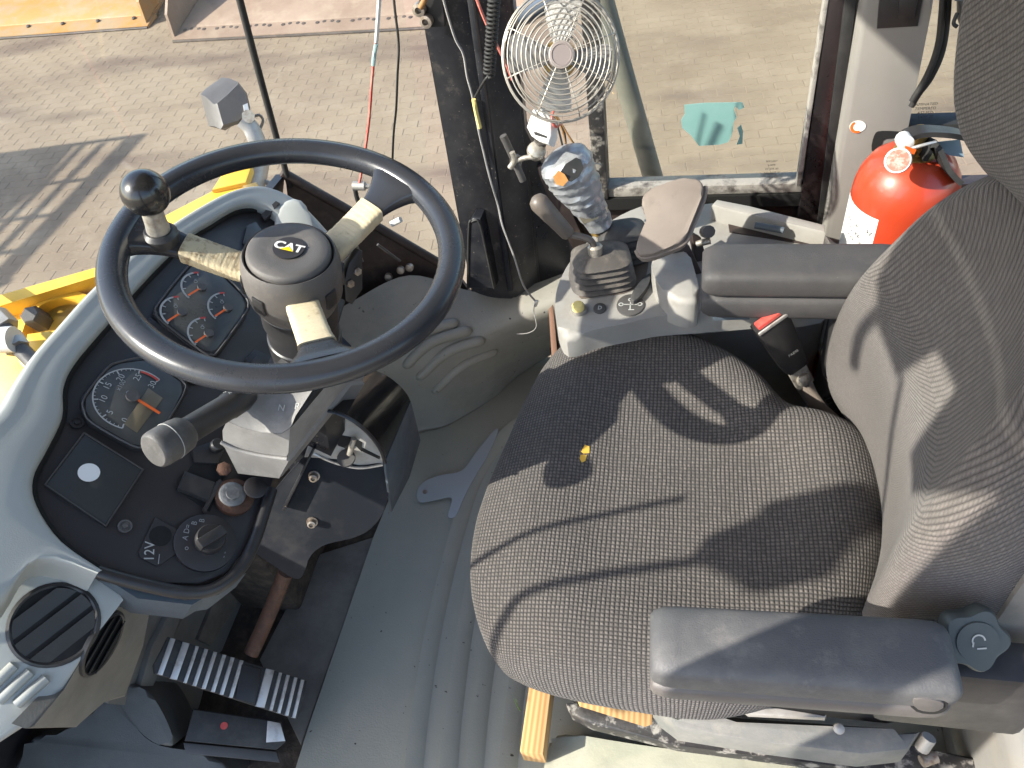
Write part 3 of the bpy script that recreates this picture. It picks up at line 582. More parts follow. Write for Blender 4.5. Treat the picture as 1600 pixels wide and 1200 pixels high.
bm = nb(); a_slab(bm, [V((x, y, 1.725)) for x, y in ((-0.70, 0.30), (-0.76, 0.28), (-0.86, 0.225), (-0.915, 0.15), (-0.92, 0.06), (-0.80, 0.085), (-0.78, 0.02), (-0.93, -0.06), (-0.93, -0.12), (-0.70, -0.12))], ZA, 0.012); finish('shadow_visor_plate', bm, m_blk, vz)
tube('shadow_strap', [V((-0.9, 0.17, 1.715)), V((-0.9, 0.185, 1.66)), V((-0.9, 0.18, 1.62)), V((-0.9, 0.172, 1.60))], 0.012, m_rubber, vz, 8)
tube('shadow_cord', [V((-0.9, 0.06, 1.71)), V((-0.9, 0.02, 1.64)), V((-0.9, -0.024, 1.583)), V((-0.9, -0.06, 1.52))], 0.006, m_rubber, vz, 8)

# right hand side: window, posts, lower panel
sw = thing('side_window', Py(1100, 295, RY), 'dusty side window right of the fan with weathered frame', 'window')
WL, WR, WB = Py(950, 285, RY).x, Py(1248, 290, RY).x, Py(1100, 289, RY).z
bm = nb(); a_poly(bm, [V((WL - 0.03, RY + 0.02, WB - 0.03)), V((WR + 0.03, RY + 0.02, WB - 0.03)), V((WR + 0.03, RY + 0.02, 1.70)), V((WL - 0.03, RY + 0.02, 1.70))]); pane = finish('pane', bm, m_glassr, sw, smooth=False)
slab('bottom_rail', [V((WL - 0.05, RY - 0.004, WB)), V((WR + 0.05, RY - 0.004, WB)), V((WR + 0.05, RY - 0.004, WB - 0.022)), V((WL - 0.05, RY - 0.004, WB - 0.022))], -YA, 0.04, m_seal, sw, 0.004)
slab('left_post', [V((WL, RY - 0.012, 1.70)), V((WL - 0.03, RY - 0.012, 1.70)), V((WL - 0.03, RY - 0.012, WB - 0.022)), V((WL, RY - 0.012, WB - 0.022))], -YA, 0.05, m_frame, sw, 0.004)
slab('right_post', [Py(*p, RY - 0.014) for p in ((1299, -40), (1342, -40), (1279, 420), (1236, 420))], -YA, 0.05, M('red_brown_post_paint', (0.014, 0.012, 0.013), 0.3, c2=(0.03, 0.02, 0.02), s2=5, dust=(0.06, 0.048, 0.042), ds=25, dlo=0.58, dhi=0.9), sw, 0.004)
slab('right_seal', [Py(*p, RY - 0.016) for p in ((1294, -40), (1301, -40), (1251, 292), (1244, 292))], -YA, 0.02, m_seal, sw, 0.002)
slab('gasket_strip', [Py(*p, RY - 0.02) for p in ((1325, -40), (1345, -40), (1284, 420), (1268, 420))], -YA, 0.02, m_rubber, sw, 0.004)
rp = thing('right_lower_panel', V((0.1, RY, 0)), 'dark brown panel below the side window', 'panel')
slab('panel_sheet', [V((-0.32, RY + 0.01, WB - 0.022)), V((0.95, RY + 0.01, WB - 0.022)), V((0.95, RY + 0.01, -0.02)), V((-0.32, RY + 0.01, -0.02))], -YA, 0.03, m_brownp, rp)
slab('panel_ledge', [V((-0.2, RY - 0.008, WB - 0.023)), V((0.24, RY - 0.008, WB - 0.023)), V((0.24, RY - 0.008, WB - 0.05)), V((-0.2, RY - 0.008, WB - 0.05))], -YA, 0.02, m_deep, rp)
# torn teal sticker on the pane
fs = Frame((0, RY + 0.012, 0), (0, -1, 0))
slab('torn_sticker', [fs.px(*p) for p in ((1069, 164), (1100, 161), (1160, 160), (1163, 168), (1155, 172), (1149, 166), (1147, 172), (1151, 183), (1146, 192), (1145, 205), (1142, 214), (1138, 222), (1125, 226), (1092, 228), (1080, 212), (1066, 200), (1064, 188), (1070, 178))], fs.n, 0.001, m_teal, sw)
slab('sticker_scrap', [fs.px(*p) for p in ((1152, 200), (1158, 195), (1161, 206), (1160, 225), (1151, 226), (1156, 213))], fs.n, 0.001, m_teal, sw)
bm = nb()
for k, w in enumerate((17, 11, 20, 24)): a_text(bm, ('SEKURIT', 'LAMI', 'E2 43R 00', 'AS2 DOT 32')[k], Frame(fs.px(1206, 252 + 6 * k), fs.n), 0, 0, 0.006, lift=0.0)
finish('glass_stamp', bm, m_ink, sw, smooth=False)
# rear right pillar trim, rear quarter window
gp = thing('grey_rear_pillar', Py(1370, 200, 1.33), 'taupe grey moulded pillar trim left of the seat back', 'pillar')
fg = Frame(Py(1380, 200, 1.315), (-0.12, -1, 0.02))
slab('pillar_trim', [fg.px(*p) for p in ((1352, -60), (1470, -60), (1455, 20), (1418, 205), (1395, 420), (1265, 480))], fg.n, 0.09, m_pillg, gp, 0.018, 4)
slab('switch_plate', [fg.px(*p, 0.004) for p in ((1376, -30), (1448, -30), (1434, 42), (1370, 46))], fg.n, 0.01, m_blk, gp, 0.003)
slab('rocker_switch', [fg.px(*p, 0.010) for p in ((1404, -10), (1436, -10), (1430, 28), (1403, 31))], fg.n, 0.008, m_blk, gp, 0.003)
slab('round_sticker', disc_pts(fg.px(1340, 198, 0.0012), fg.n, 0.0135, 20, 0.011), fg.n, 0.0012, m_paper, gp)
bm = nb(); a_arc(bm, Frame(fg.px(1340, 198, 0.0014), fg.n), 0, 0, 0.010, 0.0045, 2.2, 5.2, 0.0005); finish('sticker_print', bm, m_orange, gp, smooth=False)
slab('slot', crom([fg.px(*p, 0.0015) for p in ((1362, 235), (1366, 212), (1378, 205), (1420, 208), (1420, 216), (1384, 217), (1377, 228), (1374, 238))], 3, True), fg.n, 0.003, m_deep, gp)
rw = thing('rear_quarter_window', Py(1470, 200, RY), 'rear quarter window between grey pillar and headrest', 'window')
bm = nb(); a_poly(bm, [V((0.40, RY + 0.02, 0.70)), V((0.93, RY + 0.02, 0.70)), V((0.93, RY + 0.02, 1.70)), V((0.40, RY + 0.02, 1.70))]); finish('pane', bm, m_glassr, rw, smooth=False)
slab('bottom_rail', [Py(*p, RY - 0.01) for p in ((1405, 196), (1530, 193), (1700, 190), (1700, 212), (1530, 214), (1400, 212))], -YA, 0.04, m_rubber, rw, 0.004)
bm = nb()
for k in range(4): a_text(bm, ('LAMINATED', 'TEMPERED', 'AS2 M75', 'DOT 20')[k], Frame(Py(1446, 163 + 6.5 * k, RY + 0.012), -YA), 0, 0, 0.0075, lift=0.0)
finish('glass_stamp', bm, m_ink, rw, smooth=False)
# roof, rear and door side
roof = tag(box('cab_roof', (-0.71, -0.12, 1.73), (1.0, 1.45, 1.80), m_shell, None, 0.01), 'cab roof above the operator station', kind='structure')
rear = tag(box('cab_rear_wall', (0.97, -0.08, -0.03), (1.02, 1.42, 0.62), m_brownp, None, 0.004), 'low rear wall of the cab', kind='structure')
for nm, x, y, lab in (('left_front_pillar', -0.45, -0.045, 'black front pillar at the door side out of view'), ('left_rear_pillar', 0.9, -0.08, 'black rear pillar at the door side out of view'), ('right_rear_pillar', 0.92, 1.36, 'black rear corner pillar behind the seat')):
    t = thing('cab_pillar', (x, y, 0), lab, 'pillar'); box('post', (x - 0.045, y, 0.0), (x + 0.045, y + 0.07, 1.73), m_pillar, t, 0.008)
# ------------------------------------------------------------------ steering wheel
WC = V((-0.451, 0.659, 0.978)); WN = V((0.236, -0.038, 0.971)).normalized()
WU = V((0, 1, 0)).cross(WN).normalized(); WW = WN.cross(WU)
def wp(t, r, h=0.0): return WC + (WU * math.cos(t) + WW * math.sin(t)) * r + WN * h
R_ = math.radians
sw_ = thing('steering_wheel', WC - WN * 0.06, 'black three spoke steering wheel with cream taped spokes', 'steering wheel')
bm = nb(); rings = []
for k in range(96):
    t = 2 * math.pi * k / 96
    rings.append([wp(t, 0.1935 + 0.0165 * math.cos(q), 0.0155 * math.sin(q) + 0.0008 * math.sin(9 * q)) for q in (2 * math.pi * j / 20 for j in range(20))])
a_grid(bm, rings, cu=True, cv=True); bmesh.ops.recalc_face_normals(bm, faces=bm.faces[:]); finish('rim', bm, m_rim, sw_, angle=180)
def spoke(t, tape_mat, r0, r1, tape_label):
    er = WU * math.cos(t) + WW * math.sin(t); et = WN.cross(er)
    def ring(r, w, th, h, n=20, e=0.45):
        out = []
        for k in range(n):
            q = 2 * math.pi * k / n; c, s = math.cos(q), math.sin(q)
            out.append(WC + er * r + et * (w * math.copysign(abs(c) ** e, c)) + WN * (h + th * math.copysign(abs(s) ** e, s)))
        return out
    hh = lambda r: -0.042 + 0.040 * min(1, max(0, (r - 0.05) / 0.125)) ** 1.25
    ww = lambda r: 0.017 + (0.024 * max(0, (r - 0.125) / 0.055) ** 2 if r > 0.125 else 0)
    bm = nb(); a_loft(bm, [ring(r, ww(r), 0.0075 + (0.004 * max(0, (r - 0.14) / 0.04)), hh(r)) for r in [0.045 + 0.0067 * k for k in range(21)]])
    sp = finish('spoke', bm, m_rim, sw_, angle=60)
    bm = nb(); n = 60; rs = [r0 + (r1 - r0) * k / n for k in range(n + 1)]
    a_loft(bm, [ring(r, ww(r) + 0.0022 + random.uniform(0, 0.0007), 0.0100 + random.uniform(0, 0.0006), hh(r)) for k, r in enumerate(rs)])
    tag(finish('tape_wrap', bm, tape_mat, sp, angle=70), tape_label)
spoke(R_(183), m_tape_d, 0.052, 0.128, 'stained yellowed tape wrap'); spoke(R_(60), m_tape, 0.052, 0.135, 'clean cream tape wrap'); spoke(R_(301), m_tape, 0.050, 0.142, 'smooth cream tape wrap')
bm = nb(); a_lathe(bm, WC, WN, [(0.050, -0.085), (0.0535, -0.076), (0.0575, -0.068), (0.0595, -0.045), (0.0592, -0.022), (0.0565, -0.009), (0.0540, -0.004), (0.0524, -0.005), (0.0520, -0.014)], 48, hint=WU); hub = finish('hub', bm, m_hub, sw_, angle=50)
bm = nb(); a_lathe(bm, WC, WN, [(0.0498, -0.013), (0.0498, -0.004), (0.0485, -0.0002), (0.046, 0.0015), (0.036, 0.0025), (0.028, 0.0012), (0.022, 0.0006), (0.0001, 0.0006)], 48, hint=WU); cap = finish('hub_cap', bm, m_hub, sw_, angle=60)
for k in range(8):
    t = R_(22 + 45 * k); er = WU * math.cos(t) + WW * math.sin(t)
    bm = nb(); a_box(bm, wp(t, 0.0580, -0.046), er, WN.cross(er), WN, 0.0035, 0.0085, 0.012, 0.0012); finish('grip_notch', bm, m_blk, hub)
ef = Frame(WC + WN * 0.0026 + WU * 0.0 + WW * 0.002, WN, up=(0.06, 1, 0))
bm = nb(); a_slab(bm, disc_pts(ef.o, WN, 0.0185, 40, 0.0185), WN, 0.003, 0.0008); em = finish('emblem', bm, m_panel, cap)
bm = nb()
for dx in (-0.0006, 0, 0.0006):
    for dy in (-0.0005, 0.0005): a_text(bm, 'CAT', ef, 0.0 + dx, 0.0005 + dy, 0.0172, lift=0.0006 + abs(dx) * 0.05 + (dy + 0.0005) * 0.02, sx=1.05)
finish('emblem_letters', bm, m_paper, em, smooth=False)
bm = nb(); a_poly(bm, [ef.at(-0.0085, -0.0062, 0.0012), ef.at(0.0085, -0.0062, 0.0012), ef.at(0.0, 0.0005, 0.0012)]); finish('emblem_triangle', bm, m_logoy, em, smooth=False)
# spinner knob
kb = CAM + ray(248, 360) * ((WC + WN * 0.006 - CAM).dot(WN) / ray(248, 360).dot(WN)); kt = V(kb) + WN * 0.028
ball_c = CAM + ray(227, 301) * ((WC + WN * 0.062 - CAM).dot(WN) / ray(227, 301).dot(WN)); ax = (ball_c - kb).normalized()
bm = nb(); a_lathe(bm, kb, ax, [(0.013, -0.012), (0.0135, 0.004), (0.0125, 0.012), (0.0118, 0.035)], 20); st = finish('spinner_stem', bm, m_metal, sw_)
bm = nb(); a_lathe(bm, ball_c, ax, [(0.0262 * math.sin(R_(a)), -0.0262 * math.cos(R_(a))) for a in range(20, 181, 8)], 32); finish('spinner_ball', bm, m_ball, sw_, angle=180)
bm = nb(); a_lathe(bm, kb, WN, [(0.020, -0.016), (0.0205, -0.004), (0.016, 0.001)], 20); finish('knob_clamp', bm, m_blk, sw_)

# ------------------------------------------------------------------ steering column
co = thing('steering_column', WC - WN * 0.5, 'black steering column with selector box under the wheel', 'steering column')
bm = nb(); a_lathe(bm, WC, WN, [(0.040, -0.36), (0.045, -0.22), (0.0485, -0.165), (0.0485, -0.150), (0.0465, -0.148), (0.0465, -0.118), (0.0492, -0.116), (0.0492, -0.088), (0.046, -0.083)], 40); finish('column_sleeve', bm, m_blk, co, angle=30)
bm = nb(); base = WC - WN * 0.30
a_loft(bm, [[WC - WN * h + WU * (x * w) + WW * (y * w) for x, y in ((-1, -0.8), (-0.6, -1), (0.6, -1), (1, -0.6), (1, 0.7), (0.6, 1), (-0.6, 1), (-1, 0.8))] for h, w in ((0.52, 0.05), (0.40, 0.05), (0.28, 0.05), (0.20, 0.05))]); finish('lower_shroud', bm, m_blkpaint, co, angle=25)
fb = Frame(Py(556, 430, 0.70), (0.75, -0.62, 0.25))
br_ = slab('side_bracket', [fb.px(*p) for p in ((538, 440), (545, 412), (562, 390), (567, 392), (567, 452), (551, 476), (540, 470))], fb.n, 0.012, m_blk, co, 0.002)
for x, y in ((558, 424), (547, 443)): bm = nb(); a_lathe(bm, fb.px(x, y), fb.n, [(0.0055, -0.002), (0.0055, 0.003), (0.003, 0.005)], 6); finish('bolt', bm, m_bolt, br_)
fb2 = Frame(Py(525, 362, 0.86), (0.2, -0.6, 0.75)); slab('tilt_lock_housing', [fb2.px(*p) for p in ((498, 368), (528, 350), (545, 356), (560, 400), (520, 420))], fb2.n, 0.04, m_blk, co, 0.003)
# selector box
ny = 0.520; dv = V((0.052, 0.125, 0.012))
Q = [Py(*p, ny) for p in ((346, 668), (354, 656), (404, 672), (452, 672), (458, 664), (450, 712), (449, 724), (437, 749), (371, 741), (346, 692))]
nf = [Py(x, y, ny) for x, y in ((347, 690), (346, 672), (353, 657), (378, 668), (410, 676), (440, 678), (455, 668), (452, 708), (448, 716), (452, 722), (437, 749), (371, 741), (350, 700), (344, 694))]
bm = nb(); a_loft(bm, [[p.lerp(sum(nf, V((0, 0, 0))) / len(nf), 0.03) for p in nf], [p + dv * 0.05 for p in nf], [p + dv for p in nf], [p + dv * 1.15 - V((0, 0, 0.02)) for p in nf]]); bmesh.ops.recalc_face_normals(bm, faces=bm.faces[:])
m_sel = M('dusty_selector_plastic', (0.19, 0.18, 0.172), 0.45, c2=(0.26, 0.248, 0.238), s2=14, dust=(0.34, 0.325, 0.305), ds=18, dlo=0.5, dhi=0.85, grain=0.2, gs=900)
sel = finish('selector_box', bm, m_sel, co, angle=30)
fq = Frame(Py(400, 700, ny - 0.0), (nf[6] - nf[1]).cross(nf[11] - nf[2]) * -1); fq = fq if fq.n.dot(CAM - fq.o) > 0 else Frame(fq.o, -fq.n)
tube('box_seam', [Py(*p, ny - 0.002) for p in ((345, 691), (372, 703), (410, 712), (449, 717))], 0.0028, m_sel, sel, 8)
gt = Frame(nf[4] + dv * 0.5, dv.cross(nf[6] - nf[2])); gt = gt if gt.n.z > 0 else Frame(gt.o, -gt.n)
tp = [nf[2], nf[3], nf[4], nf[5], nf[6]]; tf = [p + dv * 0.42 for p in tp]; up_ = V((0, -0.002, 0.016))
bm = nb(); a_grid(bm, [[p + V((0, 0, 0.001)) for p in tp], [p + dv * 0.1 + up_ * 0.5 for p in tp], [p + up_ for p in tf], [p + dv * 0.3 + up_ * 0.2 for p in tf]]); finish('gate_plate', bm, m_sel, sel, angle=60)
gtop = [p + dv * 0.24 + V((0, -0.002, 0.0125)) for p in tp]
for i, tx in ((0, '|||'), (2, 'N'), (4, 'R')):
    g_ = Frame(gtop[min(i, 3)].lerp(gtop[min(i + 1, 4)], 0.35), (0.1, -0.35, 0.9), up=(0, 1, 0.2)); text('gate_mark', tx, g_, 0, 0, 0.012, m_print, sel, lift=0.001)
sl = Py(405, 655, ny + 0.035); bm = nb(); a_lathe(bm, sl - ZA * 0.004, (0, 0.15, 1), [(0.010, -0.006), (0.010, 0.006), (0.007, 0.011), (0.001, 0.013)], 16); finish('selector_stub', bm, m_tape, sel)
# multifunction stalk
E1 = Pz(262, 692, 0.882); E0_ = Py(372, 626, 0.535); ad = (E1 - E0_).normalized(); Ls = (E1 - E0_).length
bm = nb(); a_lathe(bm, E0_ - ad * 0.02, ad, [(0.012, 0), (0.0165, 0.015), (0.0170, 0.035), (0.0160, 0.038), (0.0158, Ls - 0.012), (0.0165, Ls - 0.005)], 24); sk = finish('stalk', bm, m_blk, co)
bm = nb(); a_lathe(bm, E1, ad, [(0.0150, -0.030), (0.0205, -0.022), (0.0220, -0.010), (0.0222, 0.012), (0.0212, 0.0175), (0.0185, 0.0200), (0.0001, 0.0206)], 28); cp_ = finish('stalk_cap', bm, M('dusty_grey_cap', (0.07, 0.066, 0.064), 0.55, c2=(0.11, 0.104, 0.10), s2=25, dust=(0.15, 0.14, 0.13), ds=40, dlo=0.5, dhi=0.8, grain=0.25, gs=900), co)
bm = nb(); a_lathe(bm, E1, ad, [(0.0226, -0.004), (0.0226, -0.0032)], 28); finish('cap_line', bm, m_print, cp_)
for k, q in enumerate((0.2, 0.62, 1.04)):
    bb, aa = basis(ad, V((0, 0, 1))); nn_ = (aa * math.cos(q - 0.3) + bb * -math.sin(q - 0.3)); g_ = Frame(E0_ + ad * 0.012 + nn_ * 0.0172, nn_, up=-ad); text('stalk_mark', '<o>'[k], g_, 0, 0, 0.008, m_print, sk, lift=0.0006)
# pedestal under the column
pe = thing('column_pedestal', V((-0.55, 0.65, 0.0)), 'black sheet metal pedestal with bolts below the steering column', 'pedestal')
na = [Py(*p, 0.60) for p in ((506, 640), (530, 646), (556, 660), (578, 680), (594, 702), (601, 722))]
fa = [Py(*p, 0.80) for p in ((560, 572), (583, 578), (606, 588), (624, 602), (636, 616), (642, 628))]
bm = nb(); a_grid(bm, [crom(na, 5), crom(na, 5)] and [[a.lerp(b, k / 8) for a, b in zip(crom(na, 5), crom(fa, 5))] for k in range(9)]); bmesh.ops.solidify(bm, geom=bm.faces[:], thickness=0.003)
m_gloss = M('glossy_black_cover', (0.012, 0.013, 0.016), 0.16, c2=(0.02, 0.02, 0.022), s2=10, rv=0.08, coat=0.4)
cv = finish('curved_cover', bm, m_gloss, pe, angle=60)
tube('cover_lip', [p + V((0.001, -0.001, 0)) for p in na], 0.0028, m_blkpaint, cv, 6)
bm = nb(); a_slab(bm, [Py(602, 722, 0.6), Py(642, 627, 0.80), Py(657, 688, 0.80), Py(640, 745, 0.72), Py(612, 800, 0.62)], (1, -0.25, 0.1), 0.004); bmesh.ops.recalc_face_normals(bm, faces=bm.faces[:]); finish('edge_flange', bm, m_trim, pe)
ip = Frame((-0.45, 0.635, 0.6), (0.25, -1, 0.25))
inn = slab('inner_plate', [ip.px(*p) for p in ((470, 730), (500, 640), (560, 655), (600, 690), (612, 740), (560, 745))], ip.n, 0.004, M('bare_light_plate', (0.42, 0.4, 0.36), 0.55, c2=(0.3, 0.27, 0.23), s2=20), pe)
slab('plate_hole', [ip.px(*p, 0.001) for p in ((517, 681), (526, 679), (552, 684), (566, 692), (565, 706), (556, 697), (546, 706), (536, 699), (529, 697))], ip.n, 0.002, m_deep, inn)
slab('plate_slot', [ip.px(*p, 0.001) for p in ((564, 699), (594, 714), (593, 718), (563, 704))], ip.n, 0.002, m_deep, inn)
tube('switch_pin', [ip.px(553, 685, 0.012), ip.px(546, 710, 0.012)], 0.0045, m_metal, inn, 8, 1); bm = nb(); a_lathe(bm, ip.px(541, 716, 0.012), (0.1, -0.3, 1), [(0.014, -0.002), (0.014, 0.002)], 16); finish('switch_pad', bm, m_lamp, inn)
sp_ = Frame((-0.5, 0.575, 0.5), (0.28, -0.9, 0.42))
m_plate = M('blue_black_plate', (0.016, 0.018, 0.023), 0.5, c2=(0.03, 0.031, 0.036), s2=7, dust=(0.07, 0.065, 0.06), ds=6, dlo=0.6, dhi=0.95, rv=0.1, spec=0.12)
spl = slab('side_plate', crom([sp_.px(*p) for p in ((384, 842), (428, 768), (490, 702), (520, 714), (560, 728), (596, 724), (609, 742), (606, 778), (592, 812), (562, 837), (512, 850), (486, 866), (468, 905), (430, 885))], 4, True), sp_.n, 0.006, m_plate, pe, 0.001)
tube('plate_lip', [sp_.px(*p, 0.001) for p in ((490, 708), (520, 722), (560, 731), (598, 726))], 0.0025, m_steel, spl, 6)
slab('upright_web', [sp_.px(*p, 0.014) for p in ((488, 703), (493, 700), (444, 800), (440, 797))], sp_.n, 0.016, m_blkpaint, spl, 0.001)
for x, y in ((491, 743), (488, 815)): bm = nb(); o = sp_.px(x, y); a_lathe(bm, o, sp_.n, [(0.009, 0), (0.009, 0.002), (0.0065, 0.002), (0.0065, 0.010), (0.004, 0.011), (0.004, 0.008)], 14); finish('bolt', bm, m_bolt, spl)
box('pedestal_core', (-0.95, 0.64, -0.03), (-0.80, 0.9, 0.42), m_dirt, pe, 0.01)

# ------------------------------------------------------------------ dashboard
da = thing('dashboard', V((-0.75, 0.6, 0.0)), 'grey dashboard with black instrument panel ahead of the wheel', 'dashboard')
DT = R_(38); DF = Frame((-0.62, 0.66, 0.72), (math.sin(DT), 0, math.cos(DT)))
inner = [(158, 896), (95, 850), (57, 795), (50, 752), (72, 705), (96, 655), (98, 610), (115, 572), (165, 512), (225, 442), (290, 378), (330, 352), (368, 330), (400, 328), (432, 345), (470, 385)]
outer = [(150, 902), (56, 880), (-12, 955), (-130, 960), (-110, 760), (-14, 662), (18, 612), (48, 566), (86, 522), (150, 452), (235, 380), (325, 322), (378, 300), (420, 300), (468, 325), (520, 380)]
ring_ = []
ii = crom([V((x, y, 0)) for x, y in inner], 4); oo = crom([V((x, y, 0)) for x, y in outer], 4)
rows = [[], [], [], [], [], []]
for a, b in zip(ii, oo):
    ip_, op_ = DF.px(a.x, a.y), DF.px(b.x, b.y)
    rows[0].append(ip_ - DF.n * 0.012); rows[1].append(ip_ + DF.n * 0.007); rows[2].append(ip_.lerp(op_, 0.14) + DF.n * 0.0135); rows[3].append(ip_.lerp(op_, 0.6) + DF.n * 0.0135); rows[4].append(op_ + DF.n * 0.010); rows[5].append(op_ + (op_ - ip_).normalized() * 0.008 - DF.n * 0.035)
bm = nb(); rr = [crom([r[k] for r in rows], 3) for k in range(len(rows[0]))]; a_grid(bm, rr); bmesh.ops.recalc_face_normals(bm, faces=bm.faces[:]); shell = finish('shell', bm, m_shell, da, angle=80)
pan = inner[:1] + inner[1:] + [(540, 470), (500, 610), (438, 715), (412, 790), (392, 850), (355, 895), (310, 914), (250, 910), (200, 903)]
ip2 = slab('instrument_panel', [DF.px(*p, -0.004) for p in pan], DF.n, 0.03, m_panel, da, 0.003)
tube('panel_groove', [DF.px(x, y, -0.003) for x, y in inner[:14]], 0.006, m_deep, ip2, 6, 4)
tube('rolled_trim', [DF.px(*p, 0.0) for p in ((152, 893), (180, 902), (235, 916), (290, 926), (335, 920), (372, 892), (396, 850), (416, 790), (424, 765))], 0.0085, m_blk, ip2, 10)
slab('trim_underside', [DF.px(*p, -0.012) for p in ((146, 892), (200, 915), (290, 938), (340, 930), (385, 895), (300, 945), (215, 935))], DF.n, 0.06, m_trim, ip2)
def inset(name, pts, lift, depth, mat, par, bev=0.002): return slab(name, [DF.px(*p, lift) for p in pts], DF.n, depth, mat, par, bev)
def scl(pts, k):
    cx = sum(p[0] for p in pts) / len(pts); cy_ = sum(p[1] for p in pts) / len(pts); return [(cx + (x - cx) * k, cy_ + (y - cy_) * k) for x, y in pts]
# gauge cluster
cl = [(300, 415), (318, 409), (334, 418), (378, 462), (384, 478), (378, 492), (340, 545), (330, 550), (316, 546), (258, 502), (248, 488), (252, 474)]
gc = inset('gauge_cluster', scl(cl, 1.13), 0.004, 0.012, m_blk, da, 0.003)
inset('bezel', scl(cl, 1.06), 0.0075, 0.008, m_panel, gc, 0.002)
face = inset('dial_face', cl, 0.0085, 0.004, m_gauge, gc, 0.001)
gf = DF.off(0.0088)
for (cx, cy_) in ((315, 450), (284, 489), (356, 482), (326, 522)):
    u0, v0 = gf.puv(cx, cy_); bm = nb(); a_arc(bm, gf, u0, v0, 0.029, 0.0028, R_(165), R_(32)); 
    for a in (160, 128, 97, 66, 36): a_seg(bm, gf, (u0 + 0.029 * math.cos(R_(a)), v0 + 0.029 * math.sin(R_(a))), (u0 + 0.023 * math.cos(R_(a)), v0 + 0.023 * math.sin(R_(a))), 0.0016)
    finish('scale_arc', bm, m_print, gc, smooth=False)
    bm = nb(); a_arc(bm, gf, u0, v0, 0.029, 0.0030, R_(48), R_(32), 0.0009); finish('red_zone', bm, m_redp, gc, smooth=False)
    bm = nb(); a_seg(bm, gf, (u0, v0), (u0 - 0.026, v0 + 0.010), 0.0028, 0.003); finish('needle', bm, m_orange, gc, smooth=False)
    bm = nb(); a_lathe(bm, gf.at(u0, v0), DF.n, [(0.0072, 0.0), (0.0068, 0.0045)], 16); finish('needle_hub', bm, m_lamp, gc)
    text('gauge_symbol', 'o', gf, u0 + 0.006, v0 + 0.013, 0.012, m_printd, gc); text('gauge_symbol', '+', gf, u0 + 0.009, v0 + 0.013, 0.010, m_printd, gc)
# rev counter
tl_ = [(134, 622), (168, 578), (186, 568), (232, 562), (282, 596), (286, 612), (268, 645), (240, 686), (226, 696), (206, 694), (146, 660), (134, 642)]
tc_ = inset('rev_counter', scl(tl_, 1.1), 0.003, 0.012, m_blk, da, 0.003)
inset('bezel', scl(tl_, 1.04), 0.0065, 0.006, m_panel, tc_, 0.002)
inset('dial_face', tl_, 0.0075, 0.004, m_gauge, tc_, 0.001); tf_ = DF.off(0.0078); tu, tv = -0.093, 0.125
bm = nb(); a_arc(bm, tf_, tu, tv, 0.047, 0.0018, R_(191), R_(-21), seg=48)
for k in range(31):
    a = R_(191 - 212 * k / 30); ln = 0.0065 if k % 5 == 0 else 0.0032; a_seg(bm, tf_, (tu + 0.047 * math.cos(a), tv + 0.047 * math.sin(a)), (tu + (0.047 - ln) * math.cos(a), tv + (0.047 - ln) * math.sin(a)), 0.0018 if k % 5 == 0 else 0.0009)
finish('scale_arc', bm, m_print, tc_, smooth=False)
for k in range(7):
    a = R_(191 - 212 * k / 6); text('scale_number', str(5 * k), tf_, tu + 0.0345 * math.cos(a), tv + 0.0345 * math.sin(a), 0.0115, m_print, tc_)
text('scale_unit', 'x100', tf_, tu + 0.012, tv + 0.021, 0.009, m_printd, tc_); text('scale_symbol', 'o', tf_, tu + 0.006, tv + 0.009, 0.013, m_printd, tc_)
bm = nb(); a_arc(bm, tf_, tu, tv, 0.0445, 0.003, R_(12), R_(-21), 0.0009); finish('red_zone', bm, m_redp, tc_, smooth=False)
inset('brown_display', [(232, 606), (255, 622), (214, 676), (194, 662)], 0.0086, 0.001, M('brown_display_window', (0.16, 0.13, 0.085), 0.3), tc_, 0.0004)
bm = nb(); u0, v0 = tf_.puv(212, 625); u1, v1 = tf_.puv(249, 648); a_seg(bm, tf_, (u0, v0), (u1, v1), 0.004, 0.004); finish('needle', bm, m_orange, tc_, smooth=False)
bm = nb(); a_lathe(bm, tf_.at(*tf_.puv(207, 621)), DF.n, [(0.009, 0), (0.0085, 0.005)], 18); finish('needle_hub', bm, m_lamp, tc_)
tube('bezel_edge', [DF.px(*p, 0.0085) for p in scl(cl, 1.055)], 0.0016, m_lamp, gc, 6, 3, True); tube('bezel_edge', [DF.px(*p, 0.0075) for p in scl(tl_, 1.03)], 0.0014, m_lamp, tc_, 6, 3, True)
# blank cover with white dot, warning strip, switches
sq = [(132, 678), (222, 734), (165, 820), (72, 757)]
tube('cover_edge', [DF.px(*p, 0.0015) for p in scl(sq, 1.02)] + [DF.px(*scl(sq, 1.02)[0], 0.0015)], 0.0013, m_lamp, ip2, 6, 1); inset('cover_rim', scl(sq, 1.05), -0.001, 0.004, m_blk, ip2, 0.001); inset('blank_cover', sq, 0.002, 0.006, M('grey_black_cover', (0.028, 0.03, 0.03), 0.55, grain=0.2, gs=900), ip2, 0.002)
bm = nb(); a_slab(bm, disc_pts(DF.px(139, 738, 0.003), DF.n, 0.0125, 24), DF.n, 0.0008); finish('white_dot', bm, m_paper, ip2)
inset('warning_strip', [(228, 504), (234, 494), (310, 552), (352, 582), (300, 600), (246, 540)], 0.0005, 0.004, m_blk, ip2, 0.001)
inset('display_window', [(386, 352), (400, 346), (418, 372), (398, 392), (380, 378)], 0.001, 0.004, m_gauge, ip2, 0.001)
